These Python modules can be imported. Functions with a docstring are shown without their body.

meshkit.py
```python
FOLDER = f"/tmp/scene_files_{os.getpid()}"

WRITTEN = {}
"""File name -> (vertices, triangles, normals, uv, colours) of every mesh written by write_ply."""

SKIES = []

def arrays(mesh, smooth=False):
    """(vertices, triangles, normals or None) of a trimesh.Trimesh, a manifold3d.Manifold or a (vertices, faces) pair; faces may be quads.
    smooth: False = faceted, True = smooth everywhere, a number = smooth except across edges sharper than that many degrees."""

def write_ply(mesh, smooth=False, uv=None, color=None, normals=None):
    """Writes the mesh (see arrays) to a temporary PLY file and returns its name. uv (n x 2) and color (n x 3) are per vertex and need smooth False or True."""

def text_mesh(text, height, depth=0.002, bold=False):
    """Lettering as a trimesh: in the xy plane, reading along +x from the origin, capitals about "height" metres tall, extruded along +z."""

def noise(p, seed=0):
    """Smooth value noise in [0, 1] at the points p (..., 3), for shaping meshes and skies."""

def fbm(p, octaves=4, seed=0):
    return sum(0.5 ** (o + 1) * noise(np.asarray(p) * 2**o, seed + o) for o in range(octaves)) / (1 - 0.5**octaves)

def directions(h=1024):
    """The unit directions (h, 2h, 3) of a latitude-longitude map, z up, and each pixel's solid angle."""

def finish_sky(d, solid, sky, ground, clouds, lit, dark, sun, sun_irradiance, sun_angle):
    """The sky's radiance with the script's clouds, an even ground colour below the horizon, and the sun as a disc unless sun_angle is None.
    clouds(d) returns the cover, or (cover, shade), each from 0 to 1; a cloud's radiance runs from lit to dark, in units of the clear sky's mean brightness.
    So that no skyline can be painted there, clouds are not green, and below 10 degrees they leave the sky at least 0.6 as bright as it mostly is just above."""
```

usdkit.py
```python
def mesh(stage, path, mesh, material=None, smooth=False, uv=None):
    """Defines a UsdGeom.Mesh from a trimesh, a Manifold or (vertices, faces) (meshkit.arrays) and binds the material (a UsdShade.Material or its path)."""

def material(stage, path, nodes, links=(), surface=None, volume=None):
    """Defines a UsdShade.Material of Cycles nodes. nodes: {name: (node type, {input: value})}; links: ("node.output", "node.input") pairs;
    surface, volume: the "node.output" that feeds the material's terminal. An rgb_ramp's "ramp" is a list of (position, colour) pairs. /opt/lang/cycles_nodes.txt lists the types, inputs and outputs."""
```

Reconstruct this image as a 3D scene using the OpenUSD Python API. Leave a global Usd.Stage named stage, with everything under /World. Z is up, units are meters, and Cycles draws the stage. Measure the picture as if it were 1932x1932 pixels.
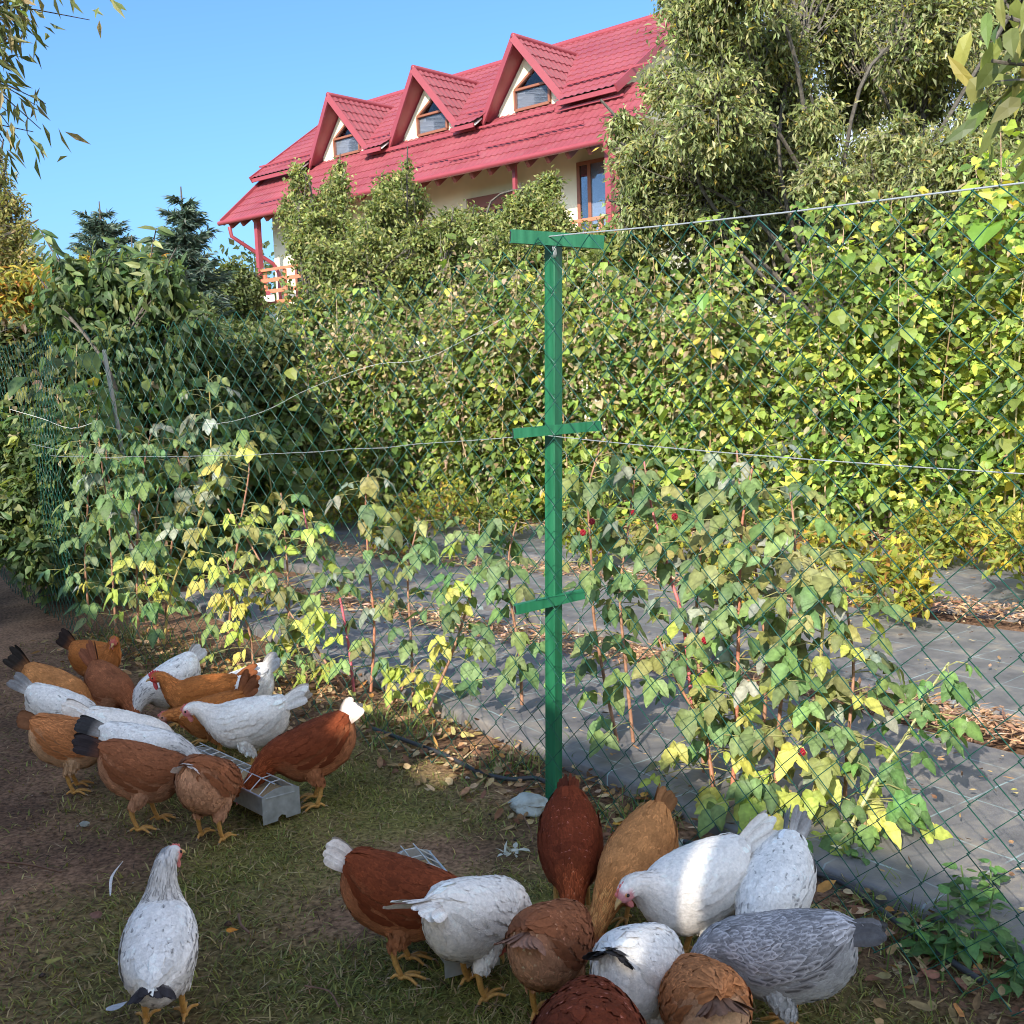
import math
import numpy as np
import trimesh
import usdkit, meshkit
from pxr import Usd, UsdGeom, UsdLux, UsdShade, Sdf, Gf, Vt

stage = Usd.Stage.CreateInMemory()
UsdGeom.SetStageUpAxis(stage, "Z")
UsdGeom.SetStageMetersPerUnit(stage, 1.0)
stage.DefinePrim("/World", "Xform")
stage.DefinePrim("/World/Looks", "Scope")
T = Sdf.ValueTypeNames

# ------------------------------------------------------------------ camera
EYE = np.array([0, 0, 1.35])
PITCH, ROLL = math.radians(6.9), math.radians(2.0)
FPX, CPX = 2072.0, 966.0            # focal length and centre in a 1932 pixel wide picture
_f = np.array([0, math.cos(PITCH), -math.sin(PITCH)])
_u0 = np.array([0, math.sin(PITCH), math.cos(PITCH)])
_r0 = np.array([1.0, 0, 0])
_u = _u0 * math.cos(ROLL) + _r0 * math.sin(ROLL)
_r = _r0 * math.cos(ROLL) - _u0 * math.sin(ROLL)
cam = UsdGeom.Camera.Define(stage, "/World/camera")
cam.CreateHorizontalApertureAttr(36.0)
cam.CreateVerticalApertureAttr(36.0)
cam.CreateFocalLengthAttr(36.0 * FPX / 1932.0)
cam.CreateClippingRangeAttr(Gf.Vec2f(0.05, 5000))
M = Gf.Matrix4d(*[float(x) for row in ((*_r, 0), (*_u, 0), (*(-_f), 0), (*EYE, 1)) for x in row])
cam.AddTransformOp().Set(M)
cam.CreateExposureAttr(1.32)

# ------------------------------------------------------------------ sky and sun
SUN_EL = math.radians(33.0)
SH = np.array([-0.436, -0.900]); SH /= np.linalg.norm(SH)
SUN = np.array([SH[0] * math.cos(SUN_EL), SH[1] * math.cos(SUN_EL), math.sin(SUN_EL)])
usdkit.material(stage, "/World/Looks/sky_look", {
    "sky": ("sky_texture", {"sky_type": "single_scattering", "sun_disc": False, "sun_elevation": SUN_EL,
                            "sun_rotation": math.atan2(SUN[0], SUN[1]), "altitude": 300.0, "air_density": 1.0, "aerosol_density": 3.5, "ozone_density": 4.5}),
    "tc": ("texture_coordinate", {}),
    "map": ("mapping", {"scale": (1.0, 1.0, 2.2)}),
    "n": ("noise_texture", {"scale": 2.6, "detail": 7.0, "roughness": 0.58, "distortion": 0.3}),
    "rmp": ("rgb_ramp", {"ramp": [(0.0, (0, 0, 0)), (0.34, (0, 0, 0)), (0.52, (1, 1, 1)), (1, (1, 1, 1))]}),
    "sep": ("separate_xyz", {}),
    "side": ("map_range", {"range_type": "smoothstep", "from_min": 0.12, "from_max": 0.36, "to_min": 0.0, "to_max": 0.9, "clamp": True}),
    "mul": ("math", {"math_type": "multiply"}),
    "mixc": ("mix", {"mix_type": "mix", "color2": (4.4, 4.4, 4.5)}),
    "tint": ("mix", {"mix_type": "multiply", "fac": 1.0, "color2": (0.61, 0.84, 1.03)}),
    "bg": ("background_shader", {"strength": 0.120}),
}, [("tc.generated", "map.vector"), ("map.vector", "n.vector"), ("n.fac", "rmp.fac"), ("tc.generated", "sep.vector"), ("sep.x", "side.value"),
    ("rmp.color", "mul.value1"), ("side.result", "mul.value2"), ("mul.value", "mixc.fac"), ("sky.color", "tint.color1"), ("tint.color", "mixc.color1"), ("mixc.color", "bg.color")], surface="bg.background")
dome = UsdLux.DomeLight.Define(stage, "/World/sky")
UsdShade.MaterialBindingAPI.Apply(dome.GetPrim()).Bind(UsdShade.Material.Get(stage, "/World/Looks/sky_look"))
dome.GetPrim().SetCustomDataByKey("kind", "structure")
sun = UsdLux.DistantLight.Define(stage, "/World/sun")
sun.CreateIntensityAttr(0.80)
sun.CreateAngleAttr(0.5)
sun.CreateNormalizeAttr(True)
sun.CreateColorAttr(Gf.Vec3f(1.0, 0.93, 0.80))
zax = SUN / np.linalg.norm(SUN)
xax = np.cross([0, 0, 1.0], zax); xax /= np.linalg.norm(xax)
yax = np.cross(zax, xax)
sun.AddTransformOp().Set(Gf.Matrix4d(*[float(x) for row in ((*xax, 0), (*yax, 0), (*zax, 0), (0, 0, 30, 1)) for x in row]))


# ------------------------------------------------------------------ points from the view
def ray(x, y):
    return _f + _r * (x - CPX) / FPX - _u * (y - CPX) / FPX


def ground(x, y, z=0.0):
    d = ray(x, y)
    return EYE + d * ((z - EYE[2]) / d[2])


def aty(x, y, Y):
    d = ray(x, y)
    return EYE + d * (Y / d[1])


# ------------------------------------------------------------------ prim helpers
_names = {}


def numbered(path):
    k = _names.get(path, 0)
    _names[path] = k + 1
    return path if k == 0 else f"{path}_{k:03d}"


class Thing:
    def __init__(self, path, base):
        self.path, self.base = path, np.asarray(base, float)


def meta(prim, label=None, cat=None, group=None, kind=None):
    for k, v in (("label", label), ("category", cat), ("group", group), ("kind", kind)):
        if v:
            prim.SetCustomDataByKey(k, v)


def thing(name, label, cat, base=(0, 0, 0), group=None, kind=None):
    p = numbered("/World/" + name)
    x = UsdGeom.Xform.Define(stage, p)
    x.AddTranslateOp().Set(Gf.Vec3d(*[float(c) for c in base]))
    meta(x.GetPrim(), label, cat, group, kind)
    return Thing(p, base)


def look(name):
    return UsdShade.Material.Get(stage, "/World/Looks/" + name)


def part(parent, name, mesh, mat, col=None, smooth=False, normals=None, label=None, kind=None, cat=None, group=None, attrs=None):
    """one Mesh prim: under a Thing (its vertices made local) or, with parent None, at top level."""
    v, f, n = meshkit.arrays(mesh, smooth)
    if normals is not None:
        n = np.asarray(normals)
    base = parent.base if parent else np.zeros(3)
    p = numbered((parent.path if parent else "/World") + "/" + name)
    m = UsdGeom.Mesh.Define(stage, p)
    m.CreatePointsAttr(Vt.Vec3fArray.FromNumpy((v - base).astype(np.float32)))
    m.CreateFaceVertexCountsAttr(Vt.IntArray.FromNumpy(np.full(len(f), 3, np.int32)))
    m.CreateFaceVertexIndicesAttr(Vt.IntArray.FromNumpy(f.astype(np.int32).ravel()))
    m.CreateSubdivisionSchemeAttr("none")
    if n is not None:
        m.CreateNormalsAttr(Vt.Vec3fArray.FromNumpy(n.astype(np.float32)))
        m.SetNormalsInterpolation("vertex")
    if col is not None:
        c = np.broadcast_to(np.asarray(col, np.float32), (len(v), 3))
        UsdGeom.PrimvarsAPI(m).CreatePrimvar("col", T.Color3fArray, "vertex").Set(Vt.Vec3fArray.FromNumpy(np.ascontiguousarray(c)))
    UsdShade.MaterialBindingAPI.Apply(m.GetPrim()).Bind(look(mat))
    meta(m.GetPrim(), label, cat, group, kind)
    return Thing(p, base)


class MB:
    """collects pieces into one mesh, with colours"""
    def __init__(self):
        self.v, self.f, self.c, self.n = [], [], [], 0

    def add(self, mesh, col=None):
        v, f, _ = meshkit.arrays(mesh)
        self.v.append(v); self.f.append(f + self.n); self.n += len(v)
        if col is not None:
            self.c.append(np.broadcast_to(np.asarray(col, float), (len(v), 3)))
        return self

    def get(self):
        return np.vstack(self.v), np.vstack(self.f)

    def cols(self):
        return np.vstack(self.c) if self.c else None


def frame_box(o, a, b, c):
    """box with one corner at o and edge vectors a, b, c"""
    o, a, b, c = (np.asarray(x, float) for x in (o, a, b, c))
    v = np.array([o, o + a, o + a + b, o + b, o + c, o + a + c, o + a + b + c, o + b + c])
    f = np.array([[0, 3, 2, 1], [4, 5, 6, 7], [0, 1, 5, 4], [1, 2, 6, 5], [2, 3, 7, 6], [3, 0, 4, 7]])
    if np.dot(np.cross(a, b), c) < 0:
        f = f[:, ::-1]
    return v, f


def bar(p, q, w, h, up=(0, 0, 1)):
    """rectangular bar from p to q, w across, h along up"""
    p, q = np.asarray(p, float), np.asarray(q, float)
    d = q - p
    s = np.cross(d, up); s /= np.linalg.norm(s)
    u = np.cross(s, d); u /= np.linalg.norm(u)
    return frame_box(p - s * w / 2 - u * h / 2, d, s * w, u * h)


def tube(pts, rad, sides=6, caps=True):
    p = np.asarray(pts, float)
    r = np.broadcast_to(np.asarray(rad, float), (len(p),))
    t = np.gradient(p, axis=0)
    t /= np.linalg.norm(t, axis=1, keepdims=True) + 1e-12
    ref = np.array([0.31, 0.17, 0.93])
    if abs(t @ ref).max() > 0.9:
        ref = np.array([0.9, -0.3, 0.1])
    a = np.cross(t, ref); a /= np.linalg.norm(a, axis=1, keepdims=True) + 1e-12
    b = np.cross(t, a)
    ang = np.arange(sides) * 2 * np.pi / sides
    v = (p[:, None] + r[:, None, None] * (np.cos(ang)[None, :, None] * a[:, None] + np.sin(ang)[None, :, None] * b[:, None])).reshape(-1, 3)
    i, j = np.meshgrid(np.arange(len(p) - 1), np.arange(sides), indexing="ij")
    j2 = (j + 1) % sides
    f = np.vstack([np.stack([i * sides + j, i * sides + j2, (i + 1) * sides + j2], -1).reshape(-1, 3), np.stack([i * sides + j, (i + 1) * sides + j2, (i + 1) * sides + j], -1).reshape(-1, 3)])
    if caps:
        k = len(v); v = np.vstack([v, p[:1], p[-1:]])
        jj = np.arange(sides); e = (len(p) - 1) * sides
        f = np.vstack([f, np.stack([(jj + 1) % sides, jj, np.full(sides, k)], 1), np.stack([e + jj, e + (jj + 1) % sides, np.full(sides, k + 1)], 1)])
    return v, f


def curve(ctrl, n=12):
    """Catmull-Rom through the points"""
    c = np.asarray(ctrl, float)
    c = np.vstack([2 * c[0] - c[1], c, 2 * c[-1] - c[-2]])
    out = []
    for k in range(1, len(c) - 2):
        t = np.linspace(0, 1, n, endpoint=(k == len(c) - 3))[:, None]
        p0, p1, p2, p3 = c[k - 1:k + 3]
        out.append(0.5 * (2 * p1 + (p2 - p0) * t + (2 * p0 - 5 * p1 + 4 * p2 - p3) * t ** 2 + (3 * p1 - p0 - 3 * p2 + p3) * t ** 3))
    return np.vstack(out)


def unit(x):
    x = np.asarray(x, float)
    return x / (np.linalg.norm(x, axis=-1, keepdims=True) + 1e-12)


def ico(sub=1, scale=(1, 1, 1), at=(0, 0, 0), rough=0.0, seed=0):
    m = trimesh.creation.icosphere(sub)
    v = np.array(m.vertices)
    if rough:
        v = v * (1 + rough * (meshkit.fbm(v * 1.7 + seed * 7.3, 3, seed)[:, None] - 0.5) * 2)
    return v * np.asarray(scale) + np.asarray(at), np.array(m.faces)


# ------------------------------------------------------------------ materials
def mat_plain(name, color, rough=0.6, metallic=0.0, noise=0.0, scale=8.0, bump=0.0, bump_scale=40.0, spec=0.5):
    nodes = {"p": ("principled_bsdf", {"roughness": rough, "metallic": metallic, "base_color": color, "specular_ior_level": spec})}
    links = []
    if noise:
        nodes["g"] = ("geometry", {})
        nodes["n"] = ("noise_texture", {"scale": scale, "detail": 5.0, "roughness": 0.6})
        c = np.array(color)
        nodes["r"] = ("rgb_ramp", {"ramp": [(0.25, tuple(c * (1 - noise))), (0.75, tuple(np.minimum(c * (1 + noise), 0.95)))]})
        links += [("g.position", "n.vector"), ("n.fac", "r.fac"), ("r.color", "p.base_color")]
    if bump:
        nodes["g2"] = ("geometry", {})
        nodes["n2"] = ("noise_texture", {"scale": bump_scale, "detail": 4.0})
        nodes["b"] = ("bump", {"strength": bump, "distance": 0.01})
        links += [("g2.position", "n2.vector"), ("n2.fac", "b.height"), ("b.normal", "p.normal")]
    usdkit.material(stage, "/World/Looks/" + name, nodes, links, surface="p.BSDF")


def mat_col(name, rough=0.6, translucent=0.0, var=0.25, nscale=30.0, spec=0.4, sheen=0.0, bump=0.0, bscale=120.0, warm=(1.25, 1.15, 0.5)):
    """colour from the mesh's own 'col', varied by noise and from island to island; leaves let light through"""
    nodes = {"a": ("attribute", {"attribute": "col"}), "g": ("geometry", {}),
             "n": ("noise_texture", {"scale": nscale, "detail": 3.0}),
             "r": ("map_range", {"from_min": 0.3, "from_max": 0.7, "to_min": 1 - var, "to_max": 1 + var, "clamp": True}),
             "h": ("hsv", {"hue": 0.5, "saturation": 1.0, "fac": 1.0}),
             "p": ("principled_bsdf", {"roughness": rough, "specular_ior_level": spec})}
    links = [("g.position", "n.vector"), ("n.fac", "r.value"), ("r.result", "h.value"), ("a.color", "h.color"), ("h.color", "p.base_color")]
    if sheen:
        nodes["p"][1].update({"sheen_weight": sheen, "sheen_roughness": 0.5})
    if bump:
        nodes["n2"] = ("noise_texture", {"scale": bscale, "detail": 3.0})
        nodes["b"] = ("bump", {"strength": bump, "distance": 0.004})
        links += [("g.position", "n2.vector"), ("n2.fac", "b.height"), ("b.normal", "p.normal")]
    surface = "p.BSDF"
    if translucent:
        nodes["tm"] = ("mix", {"mix_type": "multiply", "fac": 1.0, "color2": warm})
        nodes["t"] = ("translucent_bsdf", {})
        nodes["mx"] = ("mix_closure", {"fac": translucent})
        links += [("h.color", "tm.color1"), ("tm.color", "t.color"), ("p.BSDF", "mx.closure1"), ("t.BSDF", "mx.closure2")]
        surface = "mx.closure"
    usdkit.material(stage, "/World/Looks/" + name, nodes, links, surface=surface)


mat_col("leaf", rough=0.5, translucent=0.44, var=0.18, nscale=9.0, spec=0.45)
mat_col("near_leaf", rough=0.52, translucent=0.30, var=0.22, nscale=60.0, spec=0.4, bump=0.35, bscale=220.0)
mat_col("needle", rough=0.55, translucent=0.1, var=0.2, nscale=5.0)
mat_col("bark", rough=0.85, var=0.35, nscale=35.0, spec=0.2, bump=0.6, bscale=60.0)
mat_col("cane", rough=0.55, var=0.3, nscale=45.0)
mat_col("soil", rough=0.95, var=0.6, nscale=75.0, spec=0.1, bump=1.0, bscale=110.0)
mat_col("blade", rough=0.65, translucent=0.25, var=0.2, nscale=12.0, spec=0.3)
mat_col("dry", rough=0.8, translucent=0.15, var=0.25, nscale=60.0, spec=0.2)
mat_col("feather", rough=0.85, var=0.14, nscale=140.0, spec=0.12, bump=0.4, bscale=420.0)
mat_col("skin", rough=0.5, var=0.2, nscale=160.0, bump=0.5, bscale=500.0)
mat_plain("hen_eye", (0.02, 0.012, 0.01), 0.1)
usdkit.material(stage, "/World/Looks/green_paint", {   # brushed green paint, dulled in streaks, with a few small rust chips
    "g": ("geometry", {}), "st": ("mapping", {"scale": (60.0, 60.0, 5.0)}), "n": ("noise_texture", {"scale": 1.0, "detail": 4.0}),
    "r": ("rgb_ramp", {"ramp": [(0.3, (.007, .085, .037)), (0.7, (.013, .135, .060))]}),
    "c": ("noise_texture", {"scale": 55.0, "detail": 5.0, "roughness": 0.7}), "cr": ("rgb_ramp", {"ramp": [(0.0, (0, 0, 0)), (0.69, (0, 0, 0)), (0.73, (1, 1, 1)), (1.0, (1, 1, 1))]}),
    "m": ("mix", {"mix_type": "mix", "color2": (.10, .060, .035)}), "rr": ("map_range", {"from_min": 0.3, "from_max": 0.7, "to_min": 0.30, "to_max": 0.55, "clamp": True}),
    "b": ("bump", {"strength": 0.25, "distance": 0.002}), "p": ("principled_bsdf", {})},
    [("g.position", "st.vector"), ("st.vector", "n.vector"), ("n.fac", "r.fac"), ("g.position", "c.vector"), ("c.fac", "cr.fac"), ("cr.color", "m.fac"), ("r.color", "m.color1"), ("m.color", "p.base_color"),
     ("n.fac", "rr.value"), ("rr.result", "p.roughness"), ("n.fac", "b.height"), ("b.normal", "p.normal")], surface="p.BSDF")
mat_plain("green_wire", (0.007, 0.070, 0.050), 0.3, spec=0.5)
mat_plain("steel_wire", (0.55, 0.56, 0.55), 0.4, metallic=0.6)
mat_plain("white_string", (0.75, 0.74, 0.72), 0.7)
mat_plain("galvanised", (0.50, 0.52, 0.54), 0.38, metallic=0.75, noise=0.25, scale=35)
mat_plain("grain_feed", (0.50, 0.34, 0.17), 0.9, noise=0.35, scale=260, bump=1.0, bump_scale=300)
mat_plain("dark_hole", (0.01, 0.01, 0.01), 0.9)
mat_plain("red_plastic", (0.45, 0.03, 0.05), 0.4)
usdkit.material(stage, "/World/Looks/roof_red", {   # coated sheet steel, faded unevenly and streaked with dust
    "g": ("geometry", {}), "n": ("noise_texture", {"scale": 0.7, "detail": 6.0, "roughness": 0.6}), "r": ("rgb_ramp", {"ramp": [(0.3, (.215, .043, .050)), (0.7, (.285, .064, .074))]}),
    "st": ("mapping", {"scale": (5.0, 5.0, 0.7)}), "d": ("noise_texture", {"scale": 1.0, "detail": 5.0, "roughness": 0.7}), "dr": ("map_range", {"from_min": 0.50, "from_max": 0.80, "to_min": 0.0, "to_max": 0.30, "clamp": True}),
    "m": ("mix", {"mix_type": "mix", "color2": (.30, .15, .13)}), "rr": ("map_range", {"from_min": 0.3, "from_max": 0.7, "to_min": 0.34, "to_max": 0.55, "clamp": True}), "p": ("principled_bsdf", {})},
    [("g.position", "n.vector"), ("n.fac", "r.fac"), ("g.position", "st.vector"), ("st.vector", "d.vector"), ("d.fac", "dr.value"), ("dr.result", "m.fac"), ("r.color", "m.color1"), ("m.color", "p.base_color"),
     ("n.fac", "rr.value"), ("rr.result", "p.roughness")], surface="p.BSDF")
mat_plain("trim_red", (0.28, 0.048, 0.058), 0.45, noise=0.08, scale=3)
mat_plain("timber_red", (0.20, 0.045, 0.035), 0.55, noise=0.2, scale=10)
mat_plain("frame_brown", (0.25, 0.09, 0.05), 0.5, noise=0.15, scale=12)
mat_plain("rail_orange", (0.52, 0.17, 0.085), 0.55, noise=0.15, scale=8)
mat_plain("render_cream", (0.74, 0.66, 0.48), 0.9, noise=0.06, scale=3, bump=0.15, bump_scale=90)
mat_plain("white_plank", (0.78, 0.74, 0.68), 0.7, noise=0.06, scale=6)
mat_plain("dark_band", (0.20, 0.07, 0.05), 0.6)
mat_plain("concrete", (0.34, 0.36, 0.33), 0.9, noise=0.3, scale=22, bump=0.8, bump_scale=60)
mat_plain("stone_look", (0.30, 0.31, 0.27), 0.85, noise=0.35, scale=25, bump=0.6, bump_scale=70)
mat_plain("pipe_black", (0.03, 0.03, 0.032), 0.5)
mat_plain("stake_grey", (0.28, 0.27, 0.24), 0.8, noise=0.25, scale=20)
mat_plain("teal_paint", (0.05, 0.38, 0.33), 0.5)
mat_plain("berry_red", (0.42, 0.012, 0.03), 0.4, bump=0.8, bump_scale=400)
mat_plain("wood_board", (0.74, 0.68, 0.56), 0.8, noise=0.25, scale=14)
usdkit.material(stage, "/World/Looks/window_glass", {
    "f": ("fresnel", {"IOR": 1.55}), "t": ("transparent_bsdf", {"color": (0.75, 0.80, 0.85)}), "g": ("glossy_bsdf", {"roughness": 0.03, "color": (0.95, 0.95, 1.0)}), "m": ("mix_closure", {})},
    [("f.fac", "m.fac"), ("t.BSDF", "m.closure1"), ("g.BSDF", "m.closure2")], surface="m.closure")
mat_plain("curtain", (0.50, 0.46, 0.46), 0.9)
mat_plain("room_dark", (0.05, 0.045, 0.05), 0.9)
# woven weed fabric: dark grey weave with printed pale guide lines
usdkit.material(stage, "/World/Looks/weed_fabric", {
    "g": ("geometry", {}), "vr": ("vector_rotate", {"rotate_type": "z_axis", "angle": math.radians(54.0)}),
    "sep": ("separate_xyz", {}),
    "mx": ("math", {"math_type": "floored_modulo", "value2": 0.30}), "my": ("math", {"math_type": "floored_modulo", "value2": 0.30}),
    "lx": ("math", {"math_type": "less_than", "value2": 0.006}), "ly": ("math", {"math_type": "less_than", "value2": 0.006}),
    "mxx": ("math", {"math_type": "maximum"}),
    "n": ("noise_texture", {"scale": 6.0, "detail": 6.0, "roughness": 0.65}),
    "r": ("rgb_ramp", {"ramp": [(0.3, (0.092, 0.086, 0.089)), (0.52, (0.15, 0.14, 0.14)), (0.70, (0.27, 0.23, 0.185))]}),
    "fade": ("noise_texture", {"scale": 9.0, "detail": 2.0}), "fr": ("map_range", {"from_min": 0.35, "from_max": 0.65, "to_min": 0.0, "to_max": 0.6, "clamp": True}),
    "mf": ("math", {"math_type": "multiply"}),
    "mc": ("mix", {"mix_type": "mix", "color2": (0.36, 0.50, 0.50)}),
    "w": ("noise_texture", {"scale": 420.0, "detail": 1.0}), "b": ("bump", {"strength": 0.35, "distance": 0.003}),
    "p": ("principled_bsdf", {"roughness": 0.50, "specular_ior_level": 0.55})},
    [("g.position", "vr.vector"), ("vr.vector", "sep.vector"), ("sep.x", "mx.value1"), ("sep.y", "my.value1"), ("mx.value", "lx.value1"), ("my.value", "ly.value1"),
     ("lx.value", "mxx.value1"), ("ly.value", "mxx.value2"), ("g.position", "n.vector"), ("n.fac", "r.fac"), ("g.position", "fade.vector"), ("fade.fac", "fr.value"),
     ("mxx.value", "mf.value1"), ("fr.result", "mf.value2"), ("mf.value", "mc.fac"), ("r.color", "mc.color1"), ("mc.color", "p.base_color"),
     ("g.position", "w.vector"), ("w.fac", "b.height"), ("b.normal", "p.normal")], surface="p.BSDF")


# ------------------------------------------------------------------ leaves
def leaf_cards(P, D, N, L, W, col, kind=2, droop=0.15):
    """leaf-shaped faces: base P, direction D, facing N. kind 2: folded blade of two faces; kind 6: seven points round a mid rib"""
    P, D, N = np.asarray(P, float), unit(D), np.asarray(N, float)
    N = unit(N - (N * D).sum(1, keepdims=True) * D)
    S = np.cross(D, N)
    n = len(P)
    L = np.broadcast_to(np.asarray(L, float), (n,))[:, None]; W = np.broadcast_to(np.asarray(W, float), (n,))[:, None]
    col = np.broadcast_to(np.asarray(col, float), (n, 3))
    if kind == 2:
        v = np.stack([P, P + D * L * .45 + S * W * .5 + N * W * .22, P + D * L - N * L * droop, P + D * L * .45 - S * W * .5 + N * W * .22], 1)
        f = np.array([[0, 1, 2], [0, 2, 3]])
    else:
        v = np.stack([P, P + D * L * .2 + S * W * .42 + N * W * .14, P + D * L * .58 + S * W * .44 + N * (W * .12 - L * droop * .3), P + D * L - N * L * droop,
                      P + D * L * .58 - S * W * .44 + N * (W * .12 - L * droop * .3), P + D * L * .2 - S * W * .42 + N * W * .14, P + D * L * .42], 1)
        f = np.array([[6, 0, 1], [6, 1, 2], [6, 2, 3], [6, 3, 4], [6, 4, 5], [6, 5, 0]])
    k = v.shape[1]
    F = (np.arange(n)[:, None, None] * k + f[None]).reshape(-1, 3)
    return v.reshape(-1, 3), F, np.repeat(col, k, 0)


def palette(rng, n, cols, weights, jitter=0.18):
    c = np.array(cols)[rng.choice(len(cols), n, p=np.array(weights) / np.sum(weights))]
    return np.clip(c * (1 + rng.normal(0, jitter, (n, 1))) * (1 + rng.normal(0, 0.06, (n, 3))), 0.004, 0.9)


def near_leaf(base, d, n, L, W, rng, rugged=1.0):
    """one big raspberry leaf: pleated, serrated, drooping; also returns a pigment factor for each vertex (paler ribs, browned teeth)"""
    d = unit(d); n = unit(n - np.dot(n, d) * d); s = np.cross(d, n)
    us = np.array([0, .07, .18, .31, .45, .59, .72, .84, .94, 1.0]); ws = np.array([.05, .60, .92, 1.0, .95, .80, .60, .38, .17, .01])
    vs = np.array([-1, -.5, 0, .5, 1.0])
    droop = rng.uniform(.12, .42); cup = rng.uniform(-.05, .25); tw = rng.normal(0, .14); wav = rng.normal(0, .035, 2); brown = rng.uniform(0, 1) < .35
    v, k = [], []
    for i, (u, w) in enumerate(zip(us, ws)):
        for vv in vs:
            ww = w * W * .5 * vv
            if abs(vv) == 1 and 0 < i < 9:
                ww *= 1 + .065 * (-1) ** i
            z = cup * abs(vv) * W * .5 * w - droop * L * u ** 1.8 + rugged * .024 * W * ((-1) ** i) * (abs(vv) == .5) + tw * ww * u + wav[0 if vv < 0 else 1] * W * math.sin(u * 9) * abs(vv) + rng.normal(0, .008) * W
            v.append(base + d * (L * u - abs(vv) * W * .07 * (1 - u)) + s * ww + n * z)
            k.append(1.16 if vv == 0 else .92 + .16 * (i % 2) if abs(vv) == .5 else rng.uniform(.78, 1.05) * (.7 if brown and rng.uniform() < .5 else 1))
    f = []
    for i in range(9):
        for j in range(4):
            a = i * 5 + j
            f += [[a, a + 1, a + 6], [a, a + 6, a + 5]]
    return np.array(v), np.array(f), np.array(k)[:, None]


# ------------------------------------------------------------------ ground
def axis_points(lo, hi, step, far):
    near = np.arange(lo, hi + 1e-6, step)
    out = step * 1.5 * 1.35 ** np.arange(1, 40)
    out = np.cumsum(out); out = out[out < far]
    return np.concatenate([lo - out[::-1], near, hi + out])


FN = np.array([0.80, 0.60])                       # level direction square to the fence line, away from the yard
gx, gy = axis_points(-4.5, 4.5, 0.055, 400), axis_points(1.2, 9.5, 0.055, 600)
X, Y = np.meshgrid(gx, gy, indexing="ij")
P3 = np.stack([X, Y, 0 * X], -1)
big = meshkit.fbm(P3 * 0.9 + 11.3, 3, 5); mid = meshkit.fbm(P3 * 3.7 + 4.1, 4, 9); fine = meshkit.fbm(P3 * 15 + 1.7, 3, 2)
nearm = np.clip(1 - np.maximum(np.abs(X) - 4.5, 0) / 4, 0, 1) * np.clip(1 - np.maximum(Y - 9.5, 0) / 6, 0, 1)
Zg = (0.018 * (mid - 0.5) + 0.014 * (fine - 0.5)) * nearm - 0.02 * (X * 0 + 1)


def moss(x, y):
    p = np.stack([x, y, 0 * x], -1)
    m = meshkit.fbm(p * 1.3 + 3.0, 4, 21)
    left = np.clip((x + 1.35 + 0.18 * (y - 2.0)) / 0.7, 0, 1)          # bare soil along the left of the yard
    tofence = np.clip((2.12 - (x * FN[0] + y * FN[1])) / 0.4, 0, 1)
    return np.clip((m - 0.40) * 5 + 0.55, 0, 1) * left * tofence


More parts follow.
